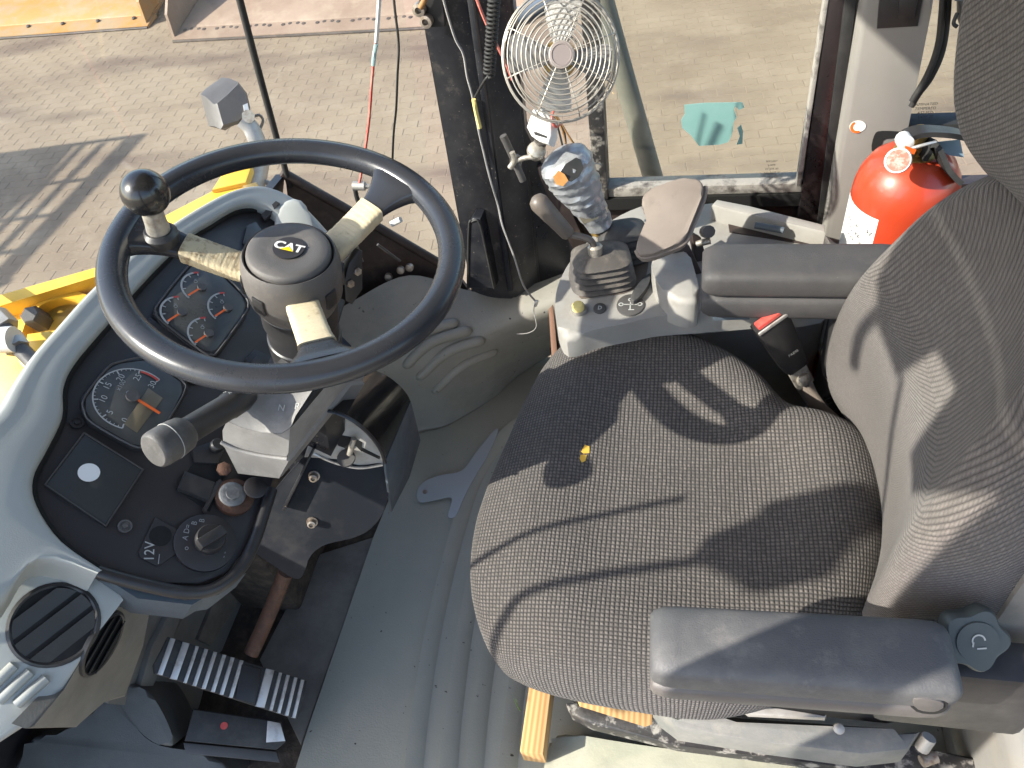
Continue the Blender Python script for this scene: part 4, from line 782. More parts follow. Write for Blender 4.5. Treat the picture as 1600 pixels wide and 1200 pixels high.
for x, y in ((120, 661), (195, 823), (210, 487)):
    bm = nb(); o = DF.px(x, y, -0.003); a_lathe(bm, o, DF.n, [(0.0085, 0), (0.0085, 0.003), (0.0065, 0.003), (0.0062, 0.0015), (0.0035, 0.0015), (0.003, 0.0035)], 18); finish('screw', bm, m_hub if y > 800 else m_blk, ip2)
rs_ = inset('rocker_switch', [(384, 560), (398, 545), (424, 556), (416, 585), (392, 590)], 0.004, 0.01, m_blk, ip2, 0.002)
inset('switch_window', [(392, 566), (401, 556), (416, 562), (410, 578)], 0.006, 0.004, m_panel, rs_, 0.001)
inset('empty_slot', [(300, 726), (336, 718), (352, 740), (328, 800), (274, 764)], -0.003, 0.004, m_deep, ip2, 0.0)
inset('slot_insert', [(289, 735), (337, 753), (326, 782), (278, 762)], 0.006, 0.02, m_blk, ip2, 0.002)
inset('slot_frame', [(318, 793), (338, 752), (344, 748), (348, 752), (322, 800)], 0.005, 0.01, m_blk, ip2, 0.001)
inset('cracked_edge', [(300, 700), (330, 690), (352, 700), (340, 724), (304, 722)], 0.002, 0.006, m_blk, ip2, 0.001)
bm = nb(); a_lathe(bm, DF.px(337, 700, 0.0), DF.n, [(0.009, 0), (0.009, 0.012), (0.007, 0.014)], 16); finish('push_button', bm, m_blk, ip2)
bm = nb(); a_lathe(bm, DF.px(350, 733, 0.004), (0.5, -0.4, 0.7), [(0.008, -0.006), (0.0105, 0.0), (0.0095, 0.006), (0.005, 0.008)], 7); finish('rusty_nut', bm, m_rust, ip2)
ig = DF.px(366, 777, 0.0); bm = nb(); a_lathe(bm, ig, DF.n, [(0.026, -0.006), (0.026, 0.004), (0.022, 0.006)], 28); igb = finish('ignition_surround', bm, m_rust, ip2)
tag(igb, 'rust brown ring round the ignition lock'); bm = nb(); a_lathe(bm, DF.px(362, 774, 0.004), DF.n, [(0.0175, 0), (0.0175, 0.005), (0.016, 0.0062), (0.009, 0.0062), (0.009, 0.0085), (0.004, 0.0085)], 28); finish('ignition_lock', bm, M('grey_zinc_lock', (0.2, 0.2, 0.2), 0.5, 0.3, c2=(0.12, 0.12, 0.12), s2=80, grain=0.4, gs=300), igb)
bm = nb(); a_lathe(bm, DF.px(399, 762, 0.014), DF.n, [(0.015, -0.003), (0.0155, 0.001), (0.014, 0.002)], 28); finish('lock_cover', bm, m_panel, igb)
so = inset('socket_plate', [(243, 808), (291, 834), (284, 858), (252, 882), (244, 884), (219, 871), (217, 862)], 0.0, 0.003, m_panel, ip2, 0.001)
bm = nb(); a_slab(bm, disc_pts(DF.px(251, 837, 0.0008), DF.n, 0.0132, 24), DF.n, 0.001); finish('socket_hole', bm, m_deep, so)
u0, v0 = DF.puv(234, 862); text('socket_text', '12V', DF, u0, v0, 0.0165, m_print, so, rot=R_(22), lift=0.0012)
u0, v0 = DF.puv(248, 874); bm = nb(); a_seg(bm, DF, (u0 - 0.006, v0 - 0.002), (u0 + 0.006, v0 + 0.002), 0.001, 0.0012); finish('socket_mark', bm, m_printd, so, smooth=False)
rk = DF.px(321, 848, 0.0); bm = nb(); a_lathe(bm, rk, DF.n, [(0.0385, -0.004), (0.0385, 0.002), (0.037, 0.003)], 36); rot_ = finish('light_switch_plate', bm, m_panel, ip2)
bm = nb(); a_lathe(bm, DF.px(327, 845, 0.003), DF.n, [(0.019, 0), (0.0185, 0.012), (0.017, 0.014), (0.001, 0.014)], 28); kn = finish('rotary_knob', bm, m_blk, rot_)
kf = DF.off(0.017); u0, v0 = kf.puv(329, 842); gdir = (kf.px(350, 830) - kf.px(308, 856)).normalized(); bm = nb(); a_box(bm, kf.at(u0, v0, 0.004), gdir.cross(kf.n), gdir, kf.n, 0.007, 0.0185, 0.007, 0.002); finish('knob_grip', bm, m_blk, kn)
for k, ((x, y), tx) in enumerate((((290, 858), 'o'), ((289, 842), 'A'), ((292, 828), 'D='), ((303, 819), 'B'), ((315, 815), 'B'), ((349, 868), '- -'))): u0, v0 = DF.puv(x, y); text('switch_symbol', tx, DF, u0, v0, 0.0095, m_printd, rot_, rot=R_(10), lift=0.0035)
# dash top cover and grab edge on the far side
ft = Frame(Py(475, 335, 1.02), (0.35, -0.35, 0.86)); bm = nb()
a_slab(bm, [ft.px(*p) for p in ((428, 336), (436, 320), (446, 311), (458, 307), (470, 310), (478, 318), (484, 335), (500, 372), (490, 400), (450, 400), (428, 360))], ft.n, 0.09, 0.010, 4); finish('defroster_hood', bm, m_shell, da)
slab('hood_slot', [ft.px(*p, 0.001) for p in ((408, 335), (431, 314), (437, 317), (414, 344))], ft.n, 0.01, m_blk, da)
slab('dash_strip', [DF.px(*p, 0.006) for p in ((67, 548), (77, 533), (145, 458), (149, 468), (92, 533), (75, 552))], DF.n, 0.03, m_lamp, da, 0.003)
# lower dash faces with the two air vents
F1 = Frame(Pz(85, 975, 0.725), (0.62, -0.34, 0.70))
lf = slab('vent_face', [F1.px(*p) for p in ((140, 885), (192, 922), (183, 932), (142, 1003), (100, 1078), (40, 1135), (-90, 1220), (-130, 1000), (-40, 900), (60, 880))], F1.n, 0.05, m_shell, da, 0.01, 3)
m_kick = M('dusty_grey_kick_plastic', (0.2, 0.195, 0.18), 0.55, c2=(0.14, 0.13, 0.115), s2=6, dust=(0.25, 0.22, 0.18), ds=8, dlo=0.5, dhi=0.85, grain=0.15, gs=500)
def vent(fr_, cx, cy_, rx, par):
    c = fr_.px(cx, cy_); v = thing if False else None
    bm = nb(); a_lathe(bm, c, fr_.n, [(rx * 1.02, -0.004), (rx * 1.0, 0.0015), (rx * 0.93, 0.0030), (rx * 0.88, 0.0018), (rx * 0.86, -0.02)], 36); vr = finish('air_vent', bm, m_blk, par)
    bm = nb(); a_slab(bm, disc_pts(c + fr_.n * 0.0012, fr_.n, rx * 0.9, 28), fr_.n, 0.002); finish('vent_back', bm, m_deep, vr)
    b_, a_ = basis(fr_.n, V((0.5, 0.7, 0))); R0 = rx * 0.87
    for d0, d1 in ((-0.78, -0.30), (-0.22, 0.26), (0.34, 0.80)):
        pts = []
        for q0, q1 in ((d0, d1),):
            t0, t1 = math.acos(q0), math.acos(q1)
            pts = [(t0 + (t1 - t0) * k / 8, 1) for k in range(9)] + [(t1 + (t0 - t1) * k / 8, -1) for k in range(9)]
        bm = nb(); top_ = [c + b_ * (R0 * math.cos(t)) + a_ * (R0 * sg * math.sin(t)) + fr_.n * (0.0065 - 0.006 * (math.cos(t) - d0) / (d1 - d0)) for t, sg in pts]
        a_slab(bm, top_, fr_.n, 0.0014); finish('vane', bm, m_blk, vr)
    return vr
vent(F1, 85, 976, 0.0485, lf)
fold = (F1.px(183, 930) - F1.px(100, 1078)).normalized(); fo = F1.px(142, 1003); vw = (CAM - fo).normalized(); ww2 = fold.cross(vw).normalized(); ww2 = ww2 if ww2.dot(right) > 0 else -ww2; F2 = Frame(fo, vw * math.cos(R_(68)) + ww2 * math.sin(R_(68)))
uf = slab('under_face', [F2.px(*p, -0.002) for p in ((194, 924), (238, 945), (225, 1010), (196, 1090), (165, 1092), (120, 1138), (44, 1140), (101, 1080), (143, 1004), (184, 933))], F2.n, 0.02, m_kick, da, 0.004)
vent(F2, 161, 1006, 0.041, uf)
for k in range(3):
    p = ((-30 + 28 * k, 1090 + 5 * k), (22 + 25 * k, 1040 + 10 * k)); tube('moulded_rib', [F1.px(*p[0], 0.0), F1.px((p[0][0] + p[1][0]) / 2, (p[0][1] + p[1][1]) / 2, 0.002), F1.px(*p[1], 0.0)], 0.0065, m_shell, lf, 8)
kp = slab('kick_panel', [Px(*p, -0.96) for p in ((170, 925), (300, 925), (400, 850), (440, 890), (420, 960), (330, 1030), (310, 1110), (170, 1100), (150, 1040))], (1, -0.2, 0.3), 0.02, m_kick, da)
slab('kick_fold', [Px(*p, -0.945) for p in ((276, 938), (300, 932), (262, 1010), (236, 1090), (214, 1090), (238, 1010))], (1, -0.2, 0.3), 0.03, m_kick, da, 0.008)
slab('kick_fold', [Px(*p, -0.95) for p in ((345, 915), (400, 868), (382, 930), (330, 1010), (310, 1000))], (1, -0.2, 0.3), 0.02, m_toe, da, 0.006)
# ------------------------------------------------------------------ pedals
m_pad = M('pedal_rubber', (0.03, 0.029, 0.028), 0.6, c2=(0.06, 0.055, 0.05), s2=30)
def treadle(name, label, fr_, pts, ribs, parent=None):
    t = thing(name, fr_.px(*pts[0]), label, 'pedal'); slab('pad', [fr_.px(*p) for p in pts], fr_.n, 0.018, m_pad, t, 0.002)
    for (a, b, w, mt) in ribs:
        A_, B_ = fr_.px(*a, 0.004), fr_.px(*b, 0.004); d = (B_ - A_).normalized(); s = fr_.n.cross(d) * w
        bm = nb(); a_slab(bm, [A_ - s, B_ - s, B_ + s, A_ + s], fr_.n, 0.009, 0.0012); finish('tread_bar', bm, mt, t)
    return t
pf = Frame(Pz(262, 1000, 0.29), (0.62, -0.20, 0.76)); a0 = Pz(262, 1000, 0.29); a1 = Pz(478, 1064, 0.12); pd = (a1 - a0).normalized()
pf = Frame(a0, pd.cross(V((0.15, 1, 0.1)).normalized()) * -1); pf = pf if pf.n.z > 0 else Frame(a0, -pf.n)
lerp2 = lambda p, q, t: (p[0] + (q[0] - p[0]) * t, p[1] + (q[1] - p[1]) * t)
T0, T1, B0, B1 = (263, 995), (480, 1064), (242, 1052), (466, 1124)
ribs = [(lerp2(T0, T1, t), lerp2(B0, B1, t), w, m_steel) for t, w in ((0.035, 0.0045), (0.13, 0.006), (0.21, 0.003), (0.275, 0.0035), (0.34, 0.0035), (0.405, 0.0035), (0.465, 0.0035), (0.53, 0.0035), (0.735, 0.008), (0.81, 0.003), (0.865, 0.0032), (0.92, 0.0032), (0.97, 0.0032))]
tp_ = treadle('brake_pedal', 'wide treadle pedal with bright worn tread bars', pf, [T0, T1, (476, 1085), B1, B0, (240, 1040)], ribs)
slab('worn_patch', [pf.px(*p, 0.004) for p in ((376, 1036), (410, 1046), (398, 1100), (368, 1092))], pf.n, 0.008, m_blk, tp_, 0.002)
tube('pedal_arm', [Pz(392, 1022, 0.19), Pz(420, 960, 0.23), Pz(446, 895, 0.30)], 0.013, m_rust, tp_, 8, sx=1.2)
pg = Frame(Pz(340, 1140, 0.12), (0.5, -0.28, 0.82)); t2 = thing('inching_pedal', Pz(360, 1150, 0.08), 'smaller dark pedal with a worn shiny end below the treadle', 'pedal')
slab('pad', [pg.px(*p) for p in ((302, 1108), (440, 1128), (446, 1160), (432, 1172), (288, 1158))], pg.n, 0.012, m_pad, t2, 0.003)
slab('pad_edge', [pg.px(*p, -0.012) for p in ((286, 1160), (432, 1174), (438, 1192), (290, 1178))], pg.n, 0.02, m_lamp, t2, 0.003)
slab('worn_corner', [pg.px(*p, 0.0012) for p in ((418, 1126), (438, 1130), (446, 1158), (416, 1160))], pg.n, 0.002, m_steel, t2, 0.0005)
bm = nb(); a_slab(bm, disc_pts(pg.px(350, 1134, 0.001), pg.n, 0.0065, 16), pg.n, 0.001); finish('red_dot', bm, m_redp, t2)
m_duct = M('dark_grey_duct_plastic', (0.1, 0.1, 0.094), 0.5, c2=(0.07, 0.068, 0.062), s2=6, dust=(0.16, 0.145, 0.125), ds=9, dlo=0.5, dhi=0.9, grain=0.2, gs=400)
hm = thing('heater_duct', Pz(120, 1190, 0.15), 'smooth dark grey moulded duct at the near foot well corner', 'duct')
hf = Frame(Pz(140, 1180, 0.14), (0.3, -0.45, 0.84)); slab('duct_body', crom([hf.px(*p) for p in ((45, 1165), (60, 1150), (120, 1142), (165, 1090), (185, 1095), (215, 1140), (250, 1165), (330, 1182), (350, 1230), (40, 1230))], 4, True), hf.n, 0.16, m_duct, hm, 0.02, 4)
slab('duct_throat', crom([hf.px(*p, 0.03) for p in ((170, 1090), (200, 1070), (235, 1085), (262, 1130), (270, 1165), (240, 1160), (205, 1130))], 4, True), hf.n, 0.14, m_duct, hm, 0.02, 4)
# ------------------------------------------------------------------ operator seat
SY = 0.66
se = thing('operator_seat', V((0.05, SY, 0.0)), 'grey fabric operator seat with armrests facing the wheel', 'seat')
co_px = [(735, 905), (741, 830), (760, 765), (792, 690), (826, 615), (858, 562), (900, 528), (968, 512), (1050, 519), (1120, 545), (1185, 588), (1232, 638), (1300, 655), (1356, 690), (1382, 760), (1392, 860), (1372, 960), (1330, 1030), (1240, 1085), (1150, 1112), (1080, 1116), (990, 1104), (900, 1088), (822, 1066), (776, 1036), (747, 975)]
zz = [0.515] * 15 + [0.50, 0.49, 0.48, 0.475, 0.47, 0.47, 0.47, 0.475, 0.48, 0.49, 0.505]
zz = (zz + [0.5] * 30)[:len(co_px)]
ol = crom([Pz(x, y, z) for (x, y), z in zip(co_px, zz)], 5, True); cen = V((0.02, 0.665, 0.0))
def sm(a, b, x): t = max(0.0, min(1.0, (x - a) / (b - a))); return t * t * (3 - 2 * t)
def ctop(p, s):
    ztop = 0.542 + 0.020 * sm(0.35, 0.8, s) - 0.030 * sm(-0.12, -0.30, p.x) - 0.006 * sm(0.3, 0.9, abs(p.y - SY) / 0.3)
    return ztop
bm = nb(); rows = []
for s in (0.002, 0.08, 0.16, 0.24, 0.32, 0.40, 0.48, 0.56, 0.63, 0.70, 0.76, 0.82, 0.87, 0.91, 0.945, 0.97, 0.988, 1.0):
    row = []
    for p in ol:
        q = V((cen.x + (p.x - cen.x) * s, cen.y + (p.y - cen.y) * s, 0)); k = max(0.0, (s - 0.72) / 0.28)
        q.z = ctop(q, s) + (p.z - ctop(q, 1.0)) * (1 - math.sqrt(max(0.0, 1 - k * k)))
        row.append(q)
    rows.append(row)
for s, dz in ((0.997, -0.018), (0.985, -0.034), (0.965, -0.047), (0.93, -0.056), (0.85, -0.060)): rows.append([V((cen.x + (p.x - cen.x) * s, cen.y + (p.y - cen.y) * s, p.z + dz)) for p in ol])
vs = a_loft(bm, rows, False, True); bm.verts.ensure_lookup_table()
def cuv(p, n):
    d = max(0.0, 0.56 - p.z); return (p.x + n.x * d, p.y + n.y * d)
bmesh.ops.recalc_face_normals(bm, faces=bm.faces[:])
cbv = BVHTree.FromBMesh(bm); cu = finish('cushion', bm, m_cush, se, uvf=cuv, angle=180)
for blob in (((908, 706), (914, 695), (921, 698), (921, 708), (912, 709)), ((907, 711), (917, 711), (915, 720), (909, 723), (906, 717))):
    slab('straw_stain', [cbv.ray_cast(CAM, ray(*p).normalized())[0] + V((0, 0, 0.0008)) for p in blob], ZA, 0.001, m_straw, cu)
def back_part(name, secs, mat, kb=0.105, wingp=2.2):
    """Sections from bottom to top: height, front x, centre y, half width, wing depth, thickness."""
    k1 = crom([V(q[0:3]) for q in secs], 5); k2 = crom([V(q[3:6]) for q in secs], 5); bm = nb(); rows = []; uvs = {}
    for (z, xc, cy_), (w, wing, th) in zip(k1, k2):
        row = []; n = 28
        for i in range(n + 1):
            y = math.sin((-1 + 2 * i / n) * math.pi / 2 * 0.98)
            e = max(0.0, (abs(y) - 0.80) / 0.20); row.append(V((xc - wing * abs(y) ** wingp + e * e * 0.040, cy_ + w * y, z)))
        for i in range(n // 2 + 1):
            y = math.sin((1 - 2 * i / (n // 2)) * math.pi / 2)
            row.append(V((xc + th - min(kb, th * 0.8) * abs(y) ** 2.5, cy_ + (w - 0.003) * y, z)))
        fr_pts, bk_pts = row[:n + 1], row[n + 1:]; h_ = len(bk_pts) // 2
        mid = lambda a, b, s: [a.lerp(b, 0.35) + V((0, s * 0.006, 0)), a.lerp(b, 0.7) + V((0, s * 0.005, 0))]
        row = bk_pts[h_:] + mid(bk_pts[-1], fr_pts[0], -1) + fr_pts + mid(fr_pts[-1], bk_pts[0], 1) + bk_pts[:h_]
        acc = 0.0
        for i, p in enumerate(row):
            if i: acc += (p - row[i - 1]).length
            uvs[tuple(round(c, 5) for c in p)] = (acc, 1.05 * z + acc * (0.25 + 0.75 * sm(0.52, 0.78, z)))
        rows.append(row)
    a_loft(bm, rows); bmesh.ops.recalc_face_normals(bm, faces=bm.faces[:])
    return finish(name, bm, mat, se, uvf=lambda p, n: uvs.get(tuple(round(c, 5) for c in p), (0, 0)), angle=180)
back_part('lower_backrest', [(0.46, 0.345, 0.66, 0.17, 0.03, 0.06), (0.48, 0.315, 0.66, 0.20, 0.055, 0.09), (0.54, 0.285, 0.66, 0.228, 0.07, 0.15), (0.62, 0.280, 0.662, 0.246, 0.072, 0.168), (0.72, 0.290, 0.668, 0.234, 0.068, 0.168), (0.82, 0.318, 0.675, 0.208, 0.06, 0.160), (0.88, 0.342, 0.682, 0.188, 0.055, 0.145), (0.925, 0.368, 0.686, 0.166, 0.045, 0.085), (0.945, 0.395, 0.688, 0.14, 0.03, 0.05), (0.950, 0.415, 0.690, 0.11, 0.02, 0.02)], m_back)
back_part('upper_backrest', [(0.84, 0.475, 0.69, 0.16, 0.02, 0.04), (0.88, 0.430, 0.69, 0.18, 0.035, 0.07), (0.93, 0.382, 0.69, 0.195, 0.05, 0.10), (0.99, 0.345, 0.69, 0.204, 0.058, 0.12), (1.08, 0.325, 0.69, 0.208, 0.06, 0.125), (1.18, 0.318, 0.688, 0.204, 0.06, 0.12), (1.28, 0.33, 0.685, 0.185, 0.05, 0.10), (1.34, 0.385, 0.68, 0.13, 0.035, 0.06), (1.355, 0.405, 0.68, 0.10, 0.02, 0.02)], m_back)
bm = nb(); rows = []
for z, x0, x1, w, cy_ in ((0.36, 0.34, 0.44, 0.20, 0.66), (0.46, 0.31, 0.44, 0.232, 0.66), (0.62, 0.34, 0.48, 0.247, 0.662), (0.72, 0.355, 0.50, 0.236, 0.668), (0.82, 0.385, 0.52, 0.210, 0.675), (0.92, 0.40, 0.53, 0.172, 0.685), (1.1, 0.45, 0.53, 0.165, 0.685), (1.25, 0.45, 0.50, 0.14, 0.68), (1.32, 0.45, 0.48, 0.1, 0.68)):
    rows.append([V((x0, cy_ - w, z)), V((x0 - 0.004, cy_ - w * 0.93, z)), V((x0 - 0.004, cy_ + w * 0.93, z)), V((x0, cy_ + w, z)), V((x1 - 0.06, cy_ + w, z)), V((x1, cy_ + w * 0.6, z)), V((x1, cy_ - w * 0.6, z)), V((x1 - 0.06, cy_ - w, z))])
rows = [list(row) for row in zip(*[crom([r[i] for r in rows], 4) for i in range(8)])]
a_loft(bm, rows); bmesh.ops.recalc_face_normals(bm, faces=bm.faces[:]); finish('back_shell', bm, m_kick, se, angle=60)
def armrest(name, p0, p1, hw, hz, mtop, mbase, lab, base_dz=0.036):
    d = (p1 - p0); d.z = 0; L_ = d.length; d.normalize(); s = V((-d.y, d.x, 0)); top = p0.z
    def sect(x, k, z0, z1, r):
        yw, zc, zh = hw * k, (z0 + z1) / 2, (z1 - z0) / 2; out = []
        for i in range(28):
            t = 2 * math.pi * i / 28; c, q = math.cos(t), math.sin(t); e = 0.5
            out.append(p0 + d * x + s * (yw * math.copysign(abs(c) ** e, c)) + V((0, 0, zc - top + zh * math.copysign(abs(q) ** e, q))))
        return out
    def body(z0, z1, m, nm, ins, lbl, par):
        bm = nb(); xs = [(0.002, 0.80, 0.25), (0.006, 0.90, 0.12), (0.016, 0.975, 0.03), (0.03, 1, 0), (L_ * 0.5, 1, 0), (L_ - 0.03, 1, 0), (L_ - 0.014, 0.975, 0.03), (L_ - 0.005, 0.90, 0.12), (L_ - 0.001, 0.8, 0.25)]
        a_loft(bm, [sect(x, k * ins, z0 + (z1 - z0) * q, z1 - (z1 - z0) * q, 0) for x, k, q in xs]); o = finish(nm, bm, m, par, angle=50); return tag(o, lbl)
    pad = body(top - 0.05, top, mtop, name, 1.0, lab, se); body(top - 0.05 - base_dz, top - 0.046, mbase, 'armrest_base', 0.97, None, pad); return pad, p0, d, s
pn, a0_, ad_, as_ = armrest('armrest', V((*Pz(1012, 992, 0.74).xy, 0.74)), V((*Pz(1502, 1022, 0.74).xy, 0.74)), 0.039, 0.05, m_armgrey, m_armside, 'worn grey near armrest', 0.030)
pr, b0_, bd_, bs_ = armrest('armrest', V((*Pz(1096, 402, 0.735).xy, 0.735)), V((*Pz(1420, 402, 0.735).xy, 0.735)), 0.043, 0.05, m_arm, m_arm, 'dark brown grey far armrest', 0.045)
sidef = Frame(a0_ - as_ * 0.0385 + V((0, 0, -0.062)), -as_)
slab('button_recess', crom([sidef.px(*p, 0.0) for p in ((1420, 1092), (1475, 1096), (1480, 1108), (1462, 1116), (1432, 1112))], 3, True), sidef.n, 0.004, m_deep, pn)
slab('release_button', crom([sidef.px(*p, 0.0015) for p in ((1428, 1093), (1470, 1097), (1474, 1106), (1460, 1113), (1434, 1109))], 3, True), sidef.n, 0.005, m_armside, pn, 0.001)
box('armrest_arm', (0.24, 0.352, 0.50), (0.40, 0.40, 0.655), m_blk, se, 0.01); box('armrest_arm', (0.24, 0.90, 0.50), (0.42, 0.95, 0.66), m_blk, se, 0.01)
# adjuster knob
kc = Py(1524, 1000, 0.375); kn_ = V((0.12, -0.72, 0.68)).normalized(); b_, a_ = basis(kn_)
bm = nb(); a_loft(bm, [[kc + kn_ * h + (b_ * math.cos(t) + a_ * math.sin(t)) * r * (1 + 0.11 * math.cos(5 * t + 0.6)) for t in (2 * math.pi * k / 60 for k in range(60))] for r, h in ((0.026, -0.022), (0.031, -0.016), (0.032, -0.002), (0.029, 0.003), (0.021, 0.0035))]); kk_ = finish('adjuster_knob', bm, m_knob, se, angle=40)
bm = nb(); a_lathe(bm, kc, kn_, [(0.021, 0.001), (0.0205, 0.0055), (0.001, 0.006)], 28); finish('knob_face', bm, m_knob, kk_)
kf_ = Frame(kc + kn_ * 0.0064, kn_); bm = nb(); a_arc(bm, kf_, 0.0, 0.002, 0.006, 0.0016, R_(200), R_(0)); a_seg(bm, kf_, (-0.002, -0.006), (0.007, -0.006), 0.0016); a_seg(bm, kf_, (-0.006, -0.004), (-0.005, 0.001), 0.0016); finish('knob_symbol', bm, m_print, kk_, smooth=False)
# suspension and rails
bm = nb(); a_abox(bm, (-0.16, 0.46, 0.16), (0.38, 0.88, 0.44), 0.04, 3); finish('suspension_cover', bm, m_rubber, se)
slab('seat_rail', [Pz(*p, 0.14) for p in ((884, 1098), (905, 1094), (1040, 1118), (1200, 1140), (1430, 1166), (1560, 1190), (1560, 1230), (1300, 1196), (1060, 1165), (925, 1132), (893, 1116))], ZA, 0.03, m_frame, se, 0.006)
slab('side_cover', [Pz(*p, 0.22) for p in ((1020, 1108), (1100, 1122), (1150, 1118), (1400, 1150), (1440, 1140), (1420, 1172), (1350, 1180), (1200, 1160), (1060, 1138))], ZA, 0.06, M('dusty_grey_cover', (0.17, 0.17, 0.16), 0.6, c2=(0.23, 0.22, 0.20), s2=12, dust=(0.28, 0.26, 0.22), ds=20, dlo=0.5, dhi=0.8, grain=0.2, gs=400), se, 0.01)
slab('slide_lever', [Pz(*p, 0.36) for p in ((1140, 1096), (1165, 1096), (1235, 1110), (1292, 1116), (1290, 1122), (1170, 1116))], ZA, 0.01, m_galv, se, 0.003)
bm = nb(); a_lathe(bm, Pz(1310, 1138, 0.24), (0, -0.5, 1), [(0.008, 0), (0.008, 0.006), (0.005, 0.008)], 14); finish('rail_bolt', bm, m_galv, se)
tube('pivot_lug', [Pz(1440, 1170, 0.26), Pz(1452, 1152, 0.28)], 0.010, m_galv, se, 10, 1); tube('pivot_lug', [Pz(1462, 1182, 0.2), Pz(1440, 1190, 0.2)], 0.009, m_bolt, se, 10, 1)
plinth = tag(slab('seat_plinth', crom([Pz(*p, 0.075) for p in ((856, 1172), (866, 1158), (884, 1146), (1000, 1164), (1240, 1196), (1500, 1230), (1500, 1330), (1000, 1330), (850, 1290))], 3, True), ZA, 0.075, m_sill, None, 0.012, 3), 'pale grey green seat plinth step at the bottom edge', kind='structure')
sb = tag(box('rear_floor_box', (0.47, 0.05, 0.0), (0.95, 0.62, 0.30), m_kick, None, 0.03, 4), 'pale grey moulded floor box behind the seat', kind='structure')
# timber packed under the seat
_a, _b = Pz(812, 1174, 0.13), Pz(849, 1174, 0.13); w1 = tag(box('wooden_block', (_a.x, _a.y, 0.078), (_b.x, _a.y + 0.28, 0.13), m_wood, None, 0.002), 'pale pine block poking out from under the seat front', 'wood block')
wf = Frame(Pz(960, 1112, 0.20), (0.25, -0.55, 0.8)); w2_ = tag(slab('wooden_wedge', [wf.px(*p) for p in ((906, 1092), (916, 1087), (1020, 1110), (1019, 1132), (1008, 1136), (906, 1104))], wf.n, 0.03, m_wood, None, 0.001), 'thin split pine offcut lying on the seat rail', 'wood offcut')
gr = tag(thing('grass_tuft', Pz(808, 1110, 0.0), 'tiny green grass tuft beside the pine block', 'grass tuft'))
for k in range(6): tube('blade', [Pz(813, 1110, 0.12), Pz(809 - k * 0.5, 1104 - k, 0.13), Pz(804 + k * 1.2 - 2, 1090 + (k % 3) * 3, 0.15)], lambda t: 0.0012 * (1.05 - t), m_grass, gr, 5)
box('seat_side_guard', (0.27, 0.93, 0.0), (0.52, 1.08, 0.50), m_blk, se, 0.01)
# belt buckle
bu = thing('belt_buckle', Py(1262, 600, 0.93), 'black belt buckle with red button between seat and console', 'belt buckle')
bt, bb_ = Py(1201, 497, 0.895), Py(1244, 575, 0.895); ba = (bt - bb_).normalized(); bnn = V((0.3, -0.85, 0.42)); bnn = (bnn - ba * bnn.dot(ba)).normalized(); bs2 = ba.cross(bnn)
if bs2.dot(right) < 0: bs2 = -bs2
bl_ = (bt - bb_).length / 2
bm = nb(); C_ = (bt + bb_) / 2
a_loft(bm, [[C_ + ba * h + bs2 * (w * x) + bnn * (t * y) for x, y in ((-1, -1), (1, -1), (1, 0.7), (0.85, 1), (-0.85, 1), (-1, 0.7))] for h, w, t in ((-bl_, 0.016, 0.009), (-bl_ * 0.8, 0.021, 0.012), (bl_ * 0.85, 0.0285, 0.014), (bl_, 0.0285, 0.013))]); bmesh.ops.recalc_face_normals(bm, faces=bm.faces[:]); bmesh.ops.bevel(bm, geom=bm.edges[:], offset=0.002, segments=2, affect='EDGES'); bb2 = finish('buckle_body', bm, m_blk, bu, angle=50)
bm = nb(); a_box(bm, bt + bnn * 0.003 - bs2 * 0.002, bs2, bnn, ba, 0.021, 0.008, 0.006, 0.002); finish('release_button', bm, m_redp, bb2)
bm = nb(); a_box(bm, bt + bnn * 0.0135 - ba * 0.004, bs2, bnn, ba, 0.028, 0.0016, 0.003, 0.001); finish('chrome_lip', bm, m_steel, bb2)
bfr = Frame(C_ + bnn * 0.0148, bnn, up=ba); text('buckle_text', 'PRESS', bfr, 0.004, -0.016, 0.007, m_printd, bb2, lift=0.0)
bm = nb(); a_box(bm, bb_ - ba * 0.02, bs2, bnn, ba, 0.016, 0.004, 0.026, 0.002); finish('anchor_plate', bm, m_metal, bu)
bm = nb(); a_lathe(bm, bb_ - ba * 0.026 + bnn * 0.004, bnn, [(0.012, 0), (0.012, 0.006), (0.007, 0.010)], 12); finish('anchor_bolt', bm, m_metal, bu)
tube('anchor_strap', [bb_ - ba * 0.03, Py(1262, 612, 0.89), Py(1278, 635, 0.88), Py(1300, 655, 0.87)], 0.016, m_wrist, bu, 8, sx=0.35)
for k in range(6): tube('spring_coil', [Py(1288 + 4 * k, 622 + 6 * k, 0.905), Py(1304 + 4 * k, 614 + 6 * k, 0.905)], 0.0035, m_rubber, bu, 6, 1)

# ------------------------------------------------------------------ right hand console
cn = thing('control_console', V((0.0, 1.15, 0.0)), 'pale grey control console with levers right of the seat', 'console')
CZ = 0.60; cf = Frame((0, 0, CZ), (0, 0, 1), up=(0, 1, 0))
top = [(869, 500), (868, 465), (875, 438), (890, 410), (912, 384), (945, 352), (985, 329), (1030, 316), (1090, 312), (1125, 322), (1180, 338), (1292, 360), (1300, 420), (1290, 470), (1180, 480), (1090, 488), (1040, 492), (980, 505), (930, 515), (885, 526)]
body = slab('console_body', crom([Pz(x, y, CZ) for x, y in top], 3, True), ZA, 0.05, m_console, cn, 0.016, 4)
slab('console_base', crom([Pz(x, y, 0.553) for x, y in ((876, 492), (874, 465), (884, 438), (900, 414), (920, 390), (950, 358), (1040, 322), (1100, 320), (1290, 368), (1296, 415), (1180, 440), (1000, 455), (900, 480))], 3, True), ZA, 0.55, m_console, cn)
